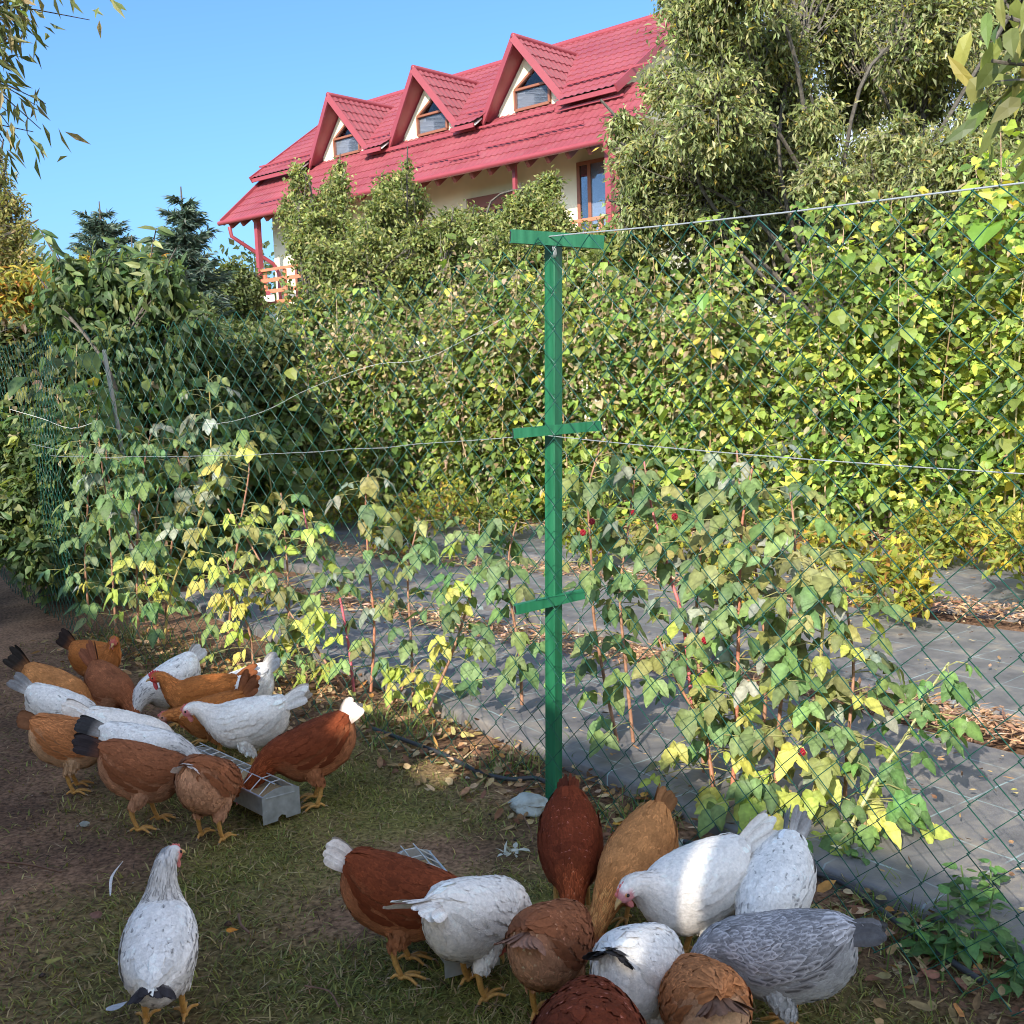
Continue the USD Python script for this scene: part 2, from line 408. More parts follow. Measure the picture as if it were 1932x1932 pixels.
ms = moss(X, Y)
soil_c = np.array([0.235, 0.135, 0.080]); soil_d = np.array([0.11, 0.064, 0.040]); green_c = np.array([0.128, 0.122, 0.030]); far_c = np.array([0.075, 0.09, 0.035])
t = np.clip((mid - 0.3) * 2.2, 0, 1)[..., None]
cg = soil_d * (1 - t) + soil_c * t
cg = cg * (1 - ms[..., None] * .85) + green_c * ms[..., None] * .85
cg = cg * (0.75 + 0.5 * fine[..., None])
cg = cg * nearm[..., None] + far_c * (1 - nearm[..., None])
nx_, ny_ = len(gx), len(gy)
ii, jj = np.meshgrid(np.arange(nx_ - 1), np.arange(ny_ - 1), indexing="ij")
a_ = ii * ny_ + jj
quads = np.stack([a_, a_ + ny_, a_ + ny_ + 1, a_ + 1], -1).reshape(-1, 4)
part(None, "ground", (np.stack([X, Y, Zg], -1).reshape(-1, 3), quads), "soil", col=cg.reshape(-1, 3), smooth=True, kind="structure",
     label="bare brown and mossy green earth of the chicken yard and garden")


# ------------------------------------------------------------------ yard grass, litter
rng = np.random.default_rng(7)


def blades(x, y, rng, hmin, hmax, cols, wts, lean=1.0, wid=0.0028):
    n = len(x)
    P = np.stack([x, y, np.full(n, -0.022)], 1)
    az = rng.uniform(0, 2 * np.pi, n); le = rng.uniform(.3, 1.6, n) * lean
    D = np.stack([np.cos(az) * le, np.sin(az) * le, np.ones(n)], 1); D = unit(D)
    L = rng.uniform(hmin, hmax, n)
    S = np.stack([-np.sin(az), np.cos(az), 0 * az], 1) * (wid * rng.uniform(.6, 1.4, n))[:, None] / 2
    dz = np.array([0, 0, 1.0])
    mid_ = P + D * L[:, None] * .6
    tip = P + D * L[:, None] + np.stack([np.cos(az), np.sin(az), -0.5 + 0 * az], 1) * (L * .25)[:, None]
    v = np.stack([P - S, P + S, mid_ + S * .8, mid_ - S * .8, tip], 1)
    f = np.array([[0, 1, 2], [0, 2, 3], [3, 2, 4]])
    F = (np.arange(n)[:, None, None] * 5 + f[None]).reshape(-1, 3)
    c = palette(rng, n, cols, wts, .25)
    return v.reshape(-1, 3), F, np.repeat(c, 5, 0)


n = 340000
gxx, gyy = rng.uniform(-3.4, 2.0, n), 1.35 + 4.8 * rng.uniform(0, 1, n) ** 1.25
keep = rng.uniform(0, 1, n) < moss(gxx, gyy) * .9 + .05
keep &= (gxx * FN[0] + gyy * FN[1]) < 2.2
v, f, c = blades(gxx[keep], gyy[keep], rng, .012, .036, [(.185, .185, .042), (.24, .225, .062), (.36, .28, .13), (.13, .145, .034), (.25, .165, .08)], [4, 3, 1.8, 3, 1.4], lean=1.5, wid=.0036)
part(None, "grass", (v, f), "blade", col=c, kind="stuff", label="short trampled mossy grass across the shaded chicken yard", cat="grass")
# dead grass stalks and straw lying on the bare soil
n = 5200
sx, sy = rng.uniform(-2.6, 1.5, n), rng.uniform(1.4, 5.2, n)
ok = (sx * FN[0] + sy * FN[1] < 2.3)
sx, sy = sx[ok], sy[ok]; n = len(sx)
mb = MB()
az = rng.uniform(0, np.pi * 2, n); L = rng.uniform(.02, .10, n) * rng.uniform(.5, 1.2, n)
P = np.stack([sx, sy, rng.uniform(-.012, .006, n)], 1)
D = np.stack([np.cos(az), np.sin(az), rng.normal(0, .05, n)], 1)
v, f, c = leaf_cards(P, D, np.tile([0, 0, 1.0], (n, 1)), L, .0032, palette(rng, n, [(.26, .18, .10), (.12, .07, .04), (.36, .27, .15), (.06, .038, .025)], [3, 3, 1, 2]), 2, 0.0)
part(None, "straw", (v, f), "dry", col=c, kind="stuff", label="dead stalks and straw scattered over the bare brown soil", cat="straw")

# clods and grit on the bare soil
n = 1500
cx_, cy_ = rng.uniform(-3.2, 1.5, n), rng.uniform(1.4, 6.0, n)
ok = (rng.uniform(0, 1, n) > moss(cx_, cy_) * .9) & (cx_ * FN[0] + cy_ * FN[1] < 2.4)
mb = MB()
for q in np.nonzero(ok)[0]:
    r_ = .0035 * math.exp(rng.normal(0, .55))
    m_ = ico(0, (r_, r_ * rng.uniform(.6, 1), r_ * .6), (0, 0, 0)); a_z = rng.uniform(0, 6.28)
    v_ = m_[0] * (1 + rng.normal(0, .18, (len(m_[0]), 1)))
    mb.add((v_ @ np.array([[math.cos(a_z), math.sin(a_z), 0], [-math.sin(a_z), math.cos(a_z), 0], [0, 0, 1]]) + [cx_[q], cy_[q], -.012], m_[1]), np.array([(.16, .10, .065), (.09, .055, .038), (.30, .25, .20), (.05, .035, .03)][rng.choice(4, p=[.45, .35, .08, .12])]))
part(None, "soil_clods", mb.get(), "soil", col=mb.cols(), kind="stuff", label="small clods and grit lying loose on the bare soil", cat="clods")

# fence line
POST = ground(1043, 1503)[:2]; CORNER = ground(140, 1200)[:2]; RIGHT = np.array([1.62, 1.42]); FAR = CORNER + np.array([-2.4, 3.7])


def along(a, b, t):
    return a + (b - a) * np.asarray(t)[:, None]


# dry leaf litter and grass along the fence foot
n = 2600
seg = rng.uniform(0, 1, n)
q = np.where((seg < .62)[:, None], along(POST, CORNER, rng.uniform(0, 1, n)), along(POST, RIGHT, rng.uniform(0, 1, n)))
q = q + FN[None] * rng.normal(0.10, .17, n)[:, None]
az = rng.uniform(0, np.pi * 2, n)
N = unit(np.stack([rng.normal(0, .5, n), rng.normal(0, .5, n), np.ones(n)], 1))
v, f, c = leaf_cards(np.concatenate([q, rng.uniform(-.015, .02, n)[:, None]], 1), np.stack([np.cos(az), np.sin(az), rng.normal(0, .3, n)], 1), N, rng.uniform(.02, .06, n), rng.uniform(.01, .03, n),
                     palette(rng, n, [(.30, .19, .09), (.42, .30, .17), (.16, .08, .045), (.38, .20, .06), (.33, .30, .12)], [4, 3, 3, 1, 1]), 6, -0.1)
part(None, "leaf_litter", (v, f), "dry", col=c, kind="stuff", label="dry brown and tan leaf litter lying along the foot of the wire fence", cat="leaf litter")
n = 3600
seg = rng.uniform(0, 1, n)
q = np.where((seg < .6)[:, None], along(POST, CORNER, rng.uniform(0, 1, n)), along(POST, RIGHT, rng.uniform(0, 1, n)))
cl = meshkit.noise(np.stack([q[:, 0] * 3.5, q[:, 1] * 3.5, 0 * q[:, 0]], 1), 3)
q = (q + FN[None] * rng.normal(0.14, .12, n)[:, None])[cl > .5]
v, f, c = blades(q[:, 0], q[:, 1], rng, .04, .13, [(.13, .19, .045), (.09, .14, .03), (.26, .26, .10)], [4, 3, 2], lean=.7, wid=.004)
part(None, "fence_grass", (v, f), "blade", col=c, kind="stuff", label="green grass tufts growing along the foot of the wire fence", cat="grass")

# ------------------------------------------------------------------ weed fabric strips and mulch
FE = np.array([0.593, -0.805])                    # level direction along the garden rows, to the right and nearer


def fabric(name, p0, p1, width, label, lip):
    p0, p1 = np.asarray(p0), np.asarray(p1)
    Ln = np.linalg.norm(p1 - p0); e = (p1 - p0) / Ln; nrm = np.array([-e[1], e[0]])
    if nrm @ FN < 0:
        nrm = -nrm
    us = np.arange(0, Ln + .001, .04); vs = np.arange(0, width + .001, .04)
    U, V = np.meshgrid(us, vs, indexing="ij")
    wob = 0.035 * (meshkit.fbm(np.stack([us * 1.6, 0 * us, 0 * us], 1), 3, 4) - .5)
    XY = p0 + U[..., None] * e + (V + wob[:, None] * (V < .2))[..., None] * nrm
    pn = np.stack([XY[..., 0], XY[..., 1], 0 * U], -1)
    Z = .032 + .026 * (meshkit.fbm(pn * 2.0, 3, 8) - .5) + .020 * (meshkit.fbm(pn * np.array([9, 4, 1]) + 3, 3, 6) - .5) * np.clip((-pn[..., 0] + 1.0) / 1.5, .25, 1.6)
    rows = [np.concatenate([XY[:, 0] - nrm * .012, np.full((len(us), 1), -.02)], 1)]                     # the edge turned down to the soil
    rows.append(np.concatenate([XY[:, 0] - nrm * .010, (Z[:, 0] - .012)[:, None]], 1))
    V3 = np.concatenate([np.stack(rows, 1), np.concatenate([XY, Z[..., None]], -1)], 1) if lip else np.concatenate([XY, Z[..., None]], -1)
    nu, nv = V3.shape[:2]
    i, j = np.meshgrid(np.arange(nu - 1), np.arange(nv - 1), indexing="ij")
    a = i * nv + j
    part(None, name, (V3.reshape(-1, 3), np.stack([a, a + nv, a + nv + 1, a + 1], -1).reshape(-1, 4)), "weed_fabric", smooth=True, label=label, cat="weed fabric", kind="structure")


E1, E2 = ground(860, 1352)[:2], ground(1600, 1668)[:2]
ed = unit(E2 - E1)
fabric("ground_fabric", E1 - ed * 3.4, E2 + ed * 2.2, 1.16, "grey woven weed fabric just behind the wire fence", True)
fabric("ground_fabric", ground(700, 1130)[:2] - ed * 2.6, ground(1932, 1315)[:2] + ed * 3.0, 1.27, "second strip of grey weed fabric between the two rows of wood mulch", True)
fabric("ground_fabric", ground(700, 1045)[:2] - ed * 3, ground(1932, 1118)[:2] + ed * 4, 1.6, "farthest strip of grey weed fabric at the foot of the tall hedge", True)


n = 900
q = along(E1 - ed * 2.5, E2 + ed * 1.5, rng.uniform(0, 1, n)) + FN[None] * rng.uniform(.03, 1.5, n)[:, None] ** 1.0
q = np.vstack([q, along(ground(700, 1100)[:2] - ed * 2, ground(1932, 1290)[:2] + ed * 1.5, rng.uniform(0, 1, n)) + FN[None] * rng.uniform(0, 2.3, n)[:, None]])
n = len(q); az = rng.uniform(0, 6.28, n)
v, f, c = leaf_cards(np.concatenate([q, rng.uniform(.05, .062, n)[:, None]], 1), np.stack([np.cos(az), np.sin(az), rng.normal(0, .15, n)], 1), unit(np.stack([rng.normal(0, .35, n), rng.normal(0, .35, n), np.ones(n)], 1)),
                     rng.uniform(.008, .04, n), rng.uniform(.004, .018, n), palette(rng, n, [(.34, .22, .11), (.48, .36, .20), (.20, .11, .06), (.40, .34, .10), (.10, .07, .05)], [3, 3, 2, 1, 2]), 6, -.15)
part(None, "fabric_litter", (v, f), "dry", col=c, kind="stuff", label="dry leaf crumbs scattered over the grey weed fabric", cat="leaf litter")


def mulch(name, a, b, w, n, label, seed):
    rg = np.random.default_rng(seed)
    a, b = np.asarray(a), np.asarray(b)
    q = along(a, b, rg.uniform(0, 1, n)) + FN[None] * rg.uniform(-w / 2, w / 2, n)[:, None]
    az = rg.uniform(0, 2 * np.pi, n)
    N = unit(np.stack([rg.normal(0, .5, n), rg.normal(0, .5, n), np.ones(n)], 1))
    v, f, c = leaf_cards(np.concatenate([q, rg.uniform(.015, .075, n)[:, None]], 1), np.stack([np.cos(az), np.sin(az), rg.normal(0, .25, n)], 1), N, rg.uniform(.03, .09, n), rg.uniform(.008, .02, n),
                         palette(rg, n, [(.48, .29, .17), (.40, .24, .14), (.58, .42, .28), (.25, .15, .09)], [4, 3, 2, 1.5]), 2, .0)
    part(None, name, (v, f), "dry", col=c, kind="stuff", label=label, cat="mulch")


mulch("wood_mulch", ground(500, 1120)[:2], ground(2300, 1470)[:2], .24, 4200, "orange wood chip mulch between the first two strips of weed fabric", 31)
mulch("wood_mulch", ground(500, 1035)[:2], ground(2300, 1205)[:2], .34, 4600, "orange wood chip mulch under the row of yellowing low shrubs", 32)
mulch("wood_mulch", ground(700, 985)[:2], ground(2300, 1040)[:2], .5, 4200, "pale dry mulch along the foot of the tall raspberry hedge", 33)


# ------------------------------------------------------------------ chain link fence
def chain_link(a, b, h0, h1, dw=0.112, dv=0.108, r=0.0017, sag=0.02, seed=0, z0=-0.01, sides=4):
    rg = np.random.default_rng(seed)
    Ln = np.linalg.norm(b - a); e = np.array([*(b - a) / Ln, 0]); nr = np.array([e[1], -e[0], 0])
    cols = int(Ln / (dw / 2)); mb = MB()
    ph = rg.uniform(0, 6, 3)
    for k in range(cols):
        xs_, top = k * dw / 2, h0 + (h1 - h0) * (k * dw / 2 / Ln)
        top = top - sag * 4 * (xs_ / Ln) * (1 - xs_ / Ln)
        rowsN = max(4, int(round((top - z0) / (dv / 2))))
        zz = np.linspace(z0, top, rowsN + 1)
        pts = []
        for j in range(rowsN + 1):
            i = k + ((j + k) % 2)
            side = 1 if (j + k) % 2 == 0 else -1
            bulge = .018 * math.sin(i * dw / 2 * 2.1 + ph[0]) + .012 * math.sin(zz[j] * 3 + ph[1] + i * .13)
            c = np.array([*a, 0]) + e * (i * dw / 2 - side * .0022 + .004 * math.sin(zz[j] * 5 + ph[2])) + nr * bulge + np.array([0, 0, zz[j] + .004 * math.sin(i * .7)])
            pts += [c + nr * .0022 * side * (-1 if j % 2 else 1)]
        mb.add(tube(np.array(pts), r, sides, caps=False))
    return mb


def sagging(p, q, sag, n=18, wob=0.0, seed=0):
    t = np.linspace(0, 1, n)[:, None]
    x = np.asarray(p) * (1 - t) + np.asarray(q) * t
    x[:, 2] -= sag * 4 * (t * (1 - t))[:, 0]
    if wob:
        rg = np.random.default_rng(seed)
        x[1:-1] += rg.normal(0, wob, (n - 2, 3))
    return x


TOPZ = 1.765
off = -FN * 0.045                                  # the mesh hangs on the yard side of the post
fr = thing("chain_link_fence", "green chain link fence running from the green post to the right and towards the viewer", "fence", (*POST, 0), group=None)
part(fr, "wire_mesh", chain_link(POST + off, RIGHT + off, TOPZ, 1.66, seed=1, sag=.012).get(), "green_wire", smooth=True)
ptop = np.array([*(POST + off * .2), 1.775])
part(fr, "top_wire", tube(sagging(ptop + [0.02, 0, 0], [*(RIGHT + off), 1.665], .015, 14, .002, 3), .0022, 5), "steel_wire", smooth=True)
part(fr, "middle_wire", tube(sagging([*(POST + off * .2), 1.175], [*(RIGHT + off), 1.13], .02), .0014, 5), "steel_wire", smooth=True)
fl = thing("chain_link_fence", "green chain link fence running from the green post back to the left corner", "fence", (*POST, 0))
part(fl, "wire_mesh", chain_link(POST + off, CORNER + off, TOPZ - .02, 1.70, seed=2, sag=.07).get(), "green_wire", smooth=True)
part(fl, "middle_wire", tube(sagging([*(POST + off * .2), 1.175], [*(CORNER + off), 1.02], .03, 20, .003, 5), .0014, 5), "steel_wire", smooth=True)
ff = thing("chain_link_fence", "shaded chain link fence at far left, seen almost edge on past the corner", "fence", (*CORNER, 0))
part(ff, "wire_mesh", chain_link(CORNER, FAR, 1.70, 1.70, seed=3, r=.0020).get(), "green_wire", smooth=True)
part(ff, "middle_wire", tube(sagging([*CORNER, 1.05], [*FAR, 1.15], .02), .0016, 5), "steel_wire", smooth=True)
# loose white string drooping across the left fence and the canes
Yl = lambda x: 6.13 + (x - 140) / (1043 - 140) * (3.44 - 6.13)
strp = [aty(x, y, Yl(x) + .12) for x, y in ((345, 795), (420, 798), (500, 775), (580, 735), (700, 690), (790, 680), (860, 650), (950, 600))]
part(None, "loose_string", tube(curve(strp, 6), .0007, 5), "white_string", smooth=True, label="loose white string drooping over the canes behind the left fence", cat="string")
strq = [aty(x, y, 6.3) for x, y in ((18, 772), (80, 790), (135, 808), (190, 792))]
part(None, "loose_string", tube(curve(strq, 6), .0013, 5), "white_string", smooth=True, label="short bright string slung across the shaded corner at far left", cat="string")

# green post with its welded cross bars
fp = thing("fence_post", "green painted steel post with three short cross bars at the fence bend", "fence post", (*POST, 0))
top_ = aty(1044, 446, POST[1] + .02)
axis_ = top_ - np.array([*POST, 0.0])
hw = 0.0195
lean = axis_ / axis_[2]


def square_tube(p, q, half, rot, wall=.002):
    """a square steel tube with slightly rounded edges"""
    d = unit(q - p); ref = np.array([math.cos(rot), math.sin(rot), 0])
    a = unit(ref - d * (ref @ d)); b = np.cross(d, a)
    ring = []
    for k in range(4):
        for da in (-.10, .10):
            an = k * math.pi / 2 + math.pi / 4 + da
            rr = half * math.sqrt(2) * .985
            ring.append(a * math.cos(an) * rr + b * math.sin(an) * rr)
    ring = np.array(ring)
    v = np.vstack([p + ring, q + ring, [p], [q]])
    f = []
    for k in range(8):
        f += [[k, (k + 1) % 8, 8 + (k + 1) % 8], [k, 8 + (k + 1) % 8, 8 + k], [16, (k + 1) % 8, k], [17, 8 + k, 8 + (k + 1) % 8]]
    return v, np.array(f)


pb = np.array([*POST, -0.1])
part(fp, "post", square_tube(pb, np.array([*POST, 0.0]) + lean * 1.757, hw, math.radians(47)), "green_paint")
Yb = POST[1] - .034


def cross_bar(p, q, h, w):
    p, q = np.asarray(p), np.asarray(q)
    mb = MB().add(bar(p, q, w, h))
    return mb.get(), p, unit(q - p)


for (xa, ya), (xb, yb), hh, ww_, ya_off, yb_off in (((963, 446), (1138, 457.5), .040, .022, -.02, .03), ((968, 818), (1133, 803), .030, .020, -.02, .03), ((972, 1150), (1101, 1120), .031, .020, -.03, .05)):
    (m, p, d) = cross_bar(aty(xa, ya, Yb + ya_off), aty(xb, yb, Yb + yb_off), hh, ww_)
    b_ = part(fp, "cross_bar", m, "green_paint")
    mm = bar(p - d * .0012, p + d * .0005, ww_ * .7, hh * .72)
    part(b_, "open_end", mm, "dark_hole")
tie = MB()
tz = np.array([*POST, 0.0]) + lean * 1.745 + np.array([0, -.052, 0])
for k in range(3):
    s = .004 * (k - 1)
    loop = np.array([[s, .05, .032], [s, 0.002, .034], [s - .001, -.004, .01], [s + .002, -.004, -.022], [s, .004, -.032], [s, .05, -.03]]) + tz
    tie.add(tube(loop, .0016, 5))
part(fp, "wire_tie", tie.get(), "steel_wire", smooth=True)
# concrete lump at its foot
st = ico(3, (.062, .05, .036), (*(POST + np.array([-.075, -.06])), -.005), .35, 5)
part(None, "footing_stone", st, "concrete", smooth=True, label="grey lump of concrete at the foot of the green post", cat="stone")
# grey stake at the corner
p0, p1 = aty(196, 660, 7.3), aty(212, 748, 7.3)
dirn = unit(p0 - p1)
part(None, "garden_stake", tube(np.array([p1 - dirn * 1.25, p1, p0]), [.014, .014, .013], 8), "stake_grey", smooth=True, label="thin weathered grey stake standing in the dark leaves behind the left corner", cat="stake")
tp = aty(1153, 603, 9.8)
part(None, "garden_stake", tube(np.array([tp - [0, 0, .75], tp - [0, 0, .3], tp]), [.014, .014, .013], 8), "teal_paint", smooth=True, label="turquoise stake whose tip shows among the hedge right of the green post", cat="stake")
# irrigation pipes on the soil at the fence foot
pp = [ground(x, y, .012) for x, y in ((705, 1375), (760, 1395), (840, 1425), (900, 1455), (960, 1470), (1010, 1468), (1042, 1482))]
part(None, "irrigation_pipe", tube(curve(pp, 6), .008, 8), "pipe_black", smooth=True, label="thin black irrigation pipe lying on the soil left of the green post", cat="pipe")
pp = [ground(x, y, .012) for x, y in ((1290, 1588), (1400, 1612), (1540, 1648), (1600, 1672), (1690, 1738), (1760, 1790), (1850, 1850))]
part(None, "irrigation_pipe", tube(curve(pp, 6), .008, 8), "pipe_black", smooth=True, label="thin black irrigation pipe lying on the soil at lower right under the fence", cat="pipe")

# ------------------------------------------------------------------ the house behind the garden
HX, HY, HA = -7.843, 31.663, -0.742
HL, T1, TU, ZU, SU0, SU1, TR, ZR = 13.96, 1.686, 1.04, 7.299, 0.01, 13.044, 4.324, 9.619
SD, WD, TF, ZF, ZA, TA, TK, TW = (3.536, 6.845, 10.137), 1.244, 1.385, 7.408, 8.949, 1.145, 3.37, 1.661
ZL, KS = 6.0, 0.867
hs = np.array([math.cos(HA), math.sin(HA), 0]); ht = np.array([-math.sin(HA), math.cos(HA), 0]); hz = np.array([0, 0, 1.0]); H0 = np.array([HX, HY, 0])


def hp(s, t, z):
    return H0 + np.multiply.outer(np.asarray(s, float), hs) + np.multiply.outer(np.asarray(t, float), ht) + np.multiply.outer(np.asarray(z, float), hz)


def s_at(x, t, z):
    lo, hi = -3.0, 20.0
    for _ in range(50):
        m = (lo + hi) / 2
        d = hp(m, t, z) - EYE
        px = CPX + FPX * (d @ _r) / (d @ _f)
        lo, hi = (m, hi) if px < x else (lo, m)
    return lo


def hbox(s0, s1, t0, t1, z0, z1):
    return frame_box(hp(s0, t0, z0), hs * (s1 - s0), ht * (t1 - t0), hz * (z1 - z0))


house = thing("house", "big cream house with red metal tile roof and three gabled dormers", "house", hp(7, 5, 0))


def tile_grid(o, su, du, Ls, Ld, mask=None, wave=0.185, row=0.35, amp=0.022, step=0.022, front=None, s0=0.0):
    """pressed metal roof tiles: waves across, a step at each row. o lower corner, su along, du up the slope"""
    nrm = np.cross(su, du); nrm = nrm if nrm[2] > 0 else -nrm
    S_ = np.arange(0, Ls + 1e-6, wave / 6)
    dv, hv = [], []
    for k in range(int(math.ceil(Ld / row))):
        a, b = k * row, min((k + 1) * row, Ld)
        dv += [a, (a + b) / 2, b - .004]; hv += [step, step * .5, 0]
    D_, Hh = np.array(dv), np.array(hv)
    SS, DD = np.meshgrid(S_, D_, indexing="ij")
    if front is not None:
        x0 = front(DD); SS = x0 + SS / Ls * (Ls - x0)
    z = amp * (.5 + .5 * np.cos((SS + s0) * 2 * np.pi / wave)) ** 1.3 + Hh[None]
    V = o + SS[..., None] * su + DD[..., None] * du + z[..., None] * nrm
    n0, n1 = SS.shape
    i, j = np.meshgrid(np.arange(n0 - 1), np.arange(n1 - 1), indexing="ij")
    a = i * n1 + j
    f = np.stack([a, a + n1, a + n1 + 1, a + 1], -1).reshape(-1, 4)
    if mask is not None:
        f = f[mask(V.reshape(-1, 3)[f].mean(1))]
    return V.reshape(-1, 3), f


def slab(pts, n, th):
    """flat sheet through pts (ordered), th thick against n"""
    pts = np.asarray(pts); k = len(pts)
    v = np.vstack([pts, pts - np.asarray(n) * th])
    f = [[0, i, i + 1] for i in range(1, k - 1)] + [[k, k + i + 1, k + i] for i in range(1, k - 1)]
    for i in range(k):
        j = (i + 1) % k
        f += [[i, k + i, k + j], [i, k + j, j]]
    return v, np.array(f)


# lower skirt roof
su, du = hs, unit(ht * 1 + hz * KS)
Ld = (TW + .05) * math.hypot(1, KS)
lower = part(house, "lower_roof", tile_grid(hp(0, 0, ZL), su, du, HL, Ld), "roof_red", smooth=25)
nl = unit(np.cross(su, du))
part(lower, "soffit", slab([hp(0.02, .03, ZL - .02), hp(HL - .02, .03, ZL - .02), hp(HL - .02, TW, ZL + KS * TW - .03), hp(0.02, TW, ZL + KS * TW - .03)], nl, .05), "timber_red")
for s_ in (0.0, HL):
    a, b = hp(s_, -.02, ZL - .03), hp(s_, TW, ZL + KS * TW - .03)
    part(lower, "verge_board", bar(a + hz * .02, b + hz * .02, .06, .20), "trim_red")
gut = np.array([hp(s, -.07, ZL - .03) for s in np.linspace(-.08, HL + .05, 24)])
part(lower, "gutter", tube(gut, .065, 10), "trim_red", smooth=True)
# snow guards on the lower roof
for x0, x1, fr_ in ((905, 1050, .80), (700, 900, .80), (720, 880, .84), (918, 1018, .33), (1000, 1105, .36), (1135, 1260, .42), (1245, 1310, .30), (812, 905, .28), (700, 800, .26), (490, 560, .25), (850, 905, .22), (1050, 1180, .74)):
    t_ = TW * fr_; z_ = ZL + KS * t_
    s0_, s1_ = s_at(x0, t_, z_), min(s_at(x1, t_, z_), HL - .2)
    if s1_ - s0_ < .3:
        continue
    part(lower, "snow_guard", bar(hp(s0_, t_, z_) + nl * .085, hp(s1_, t_, z_) + nl * .085, .03, .045), "trim_red")
# upper roof, front and back slope
KU = (ZR - ZU) / (TR - TU)
duu = unit(ht + hz * KU); Lu = math.hypot(TR - TU, ZR - ZU)


def dorm_z(s):
    return np.max([ZA - (ZA - ZF) / WD * np.abs(s - sd) for sd in SD], axis=0)


def keep_main(c):
    s = (c - H0) @ hs
    inside = np.min([np.abs(s - sd) for sd in SD], axis=0) < WD - .02
    return ~(inside & (dorm_z(s) > c[:, 2] + .02))


upper = part(house, "upper_roof", tile_grid(hp(SU0, TU, ZU), hs, duu, SU1 - SU0, Lu, keep_main), "roof_red", smooth=25)
part(upper, "back_slope", slab([hp(SU0, TR, ZR), hp(SU1, TR, ZR), hp(SU1, 2 * TR - TU, ZU), hp(SU0, 2 * TR - TU, ZU)], unit(ht * KU + hz), .08), "roof_red")
part(upper, "ridge_cap", tube(np.array([hp(s, TR, ZR + .015) for s in np.linspace(SU0, SU1, 40)]), .085, 8), "trim_red", smooth=True)
for s_ in (SU0, SU1):
    part(upper, "verge_board", bar(hp(s_, TU - .02, ZU - .04), hp(s_, TR, ZR - .04), .05, .18), "trim_red")
edges = [SU0] + [x for sd in SD for x in (sd - WD, sd + WD)] + [SU1]
for a_s, b_s in zip(edges[::2], edges[1::2]):
    part(upper, "eave_board", bar(hp(a_s + .02, TU + .03, ZU - .05), hp(b_s - .02, TU + .03, ZU - .05), .04, .10), "trim_red")
    part(upper, "soffit", slab([hp(a_s, TU + .05, ZU - .03), hp(b_s, TU + .05, ZU - .03), hp(b_s, TW + .1, ZU + KU * (TW + .1 - TU) - .06), hp(a_s, TW + .1, ZU + KU * (TW + .1 - TU) - .06)], unit(hz - ht * KU), .03), "white_plank")
for fr_, x0, x1 in ((.14, 490, 600), (.16, 1070, 1230), (.12, 880, 925), (.13, 700, 735)):
    t_, z_ = TU + (TR - TU) * fr_, ZU + (ZR - ZU) * fr_
    s0_, s1_ = s_at(x0, t_, z_), s_at(x1, t_, z_)
    part(upper, "snow_guard", bar(hp(s0_, t_, z_) + hz * .09, hp(s1_, t_, z_) + hz * .09, .03, .045), "trim_red")
# attic body
prof = [(TW + .06, 7.0), (TW + .06, 7.66), (TR, ZR - .22), (2 * TR - TW, 7.66), (2 * TR - TW, 7.0)]
pv = np.array([hp(1.0, t, z) for t, z in prof] + [hp(12.55, t, z) for t, z in prof])
pf = [[0, 1, 2], [0, 2, 4], [2, 3, 4], [5, 7, 6], [5, 9, 7], [7, 9, 8]] + [x for i in range(5) for x in ([i, i + 5, (i + 1) % 5 + 5], [i, (i + 1) % 5 + 5, (i + 1) % 5])]
part(house, "attic_wall", (pv, np.array(pf)), "render_cream")
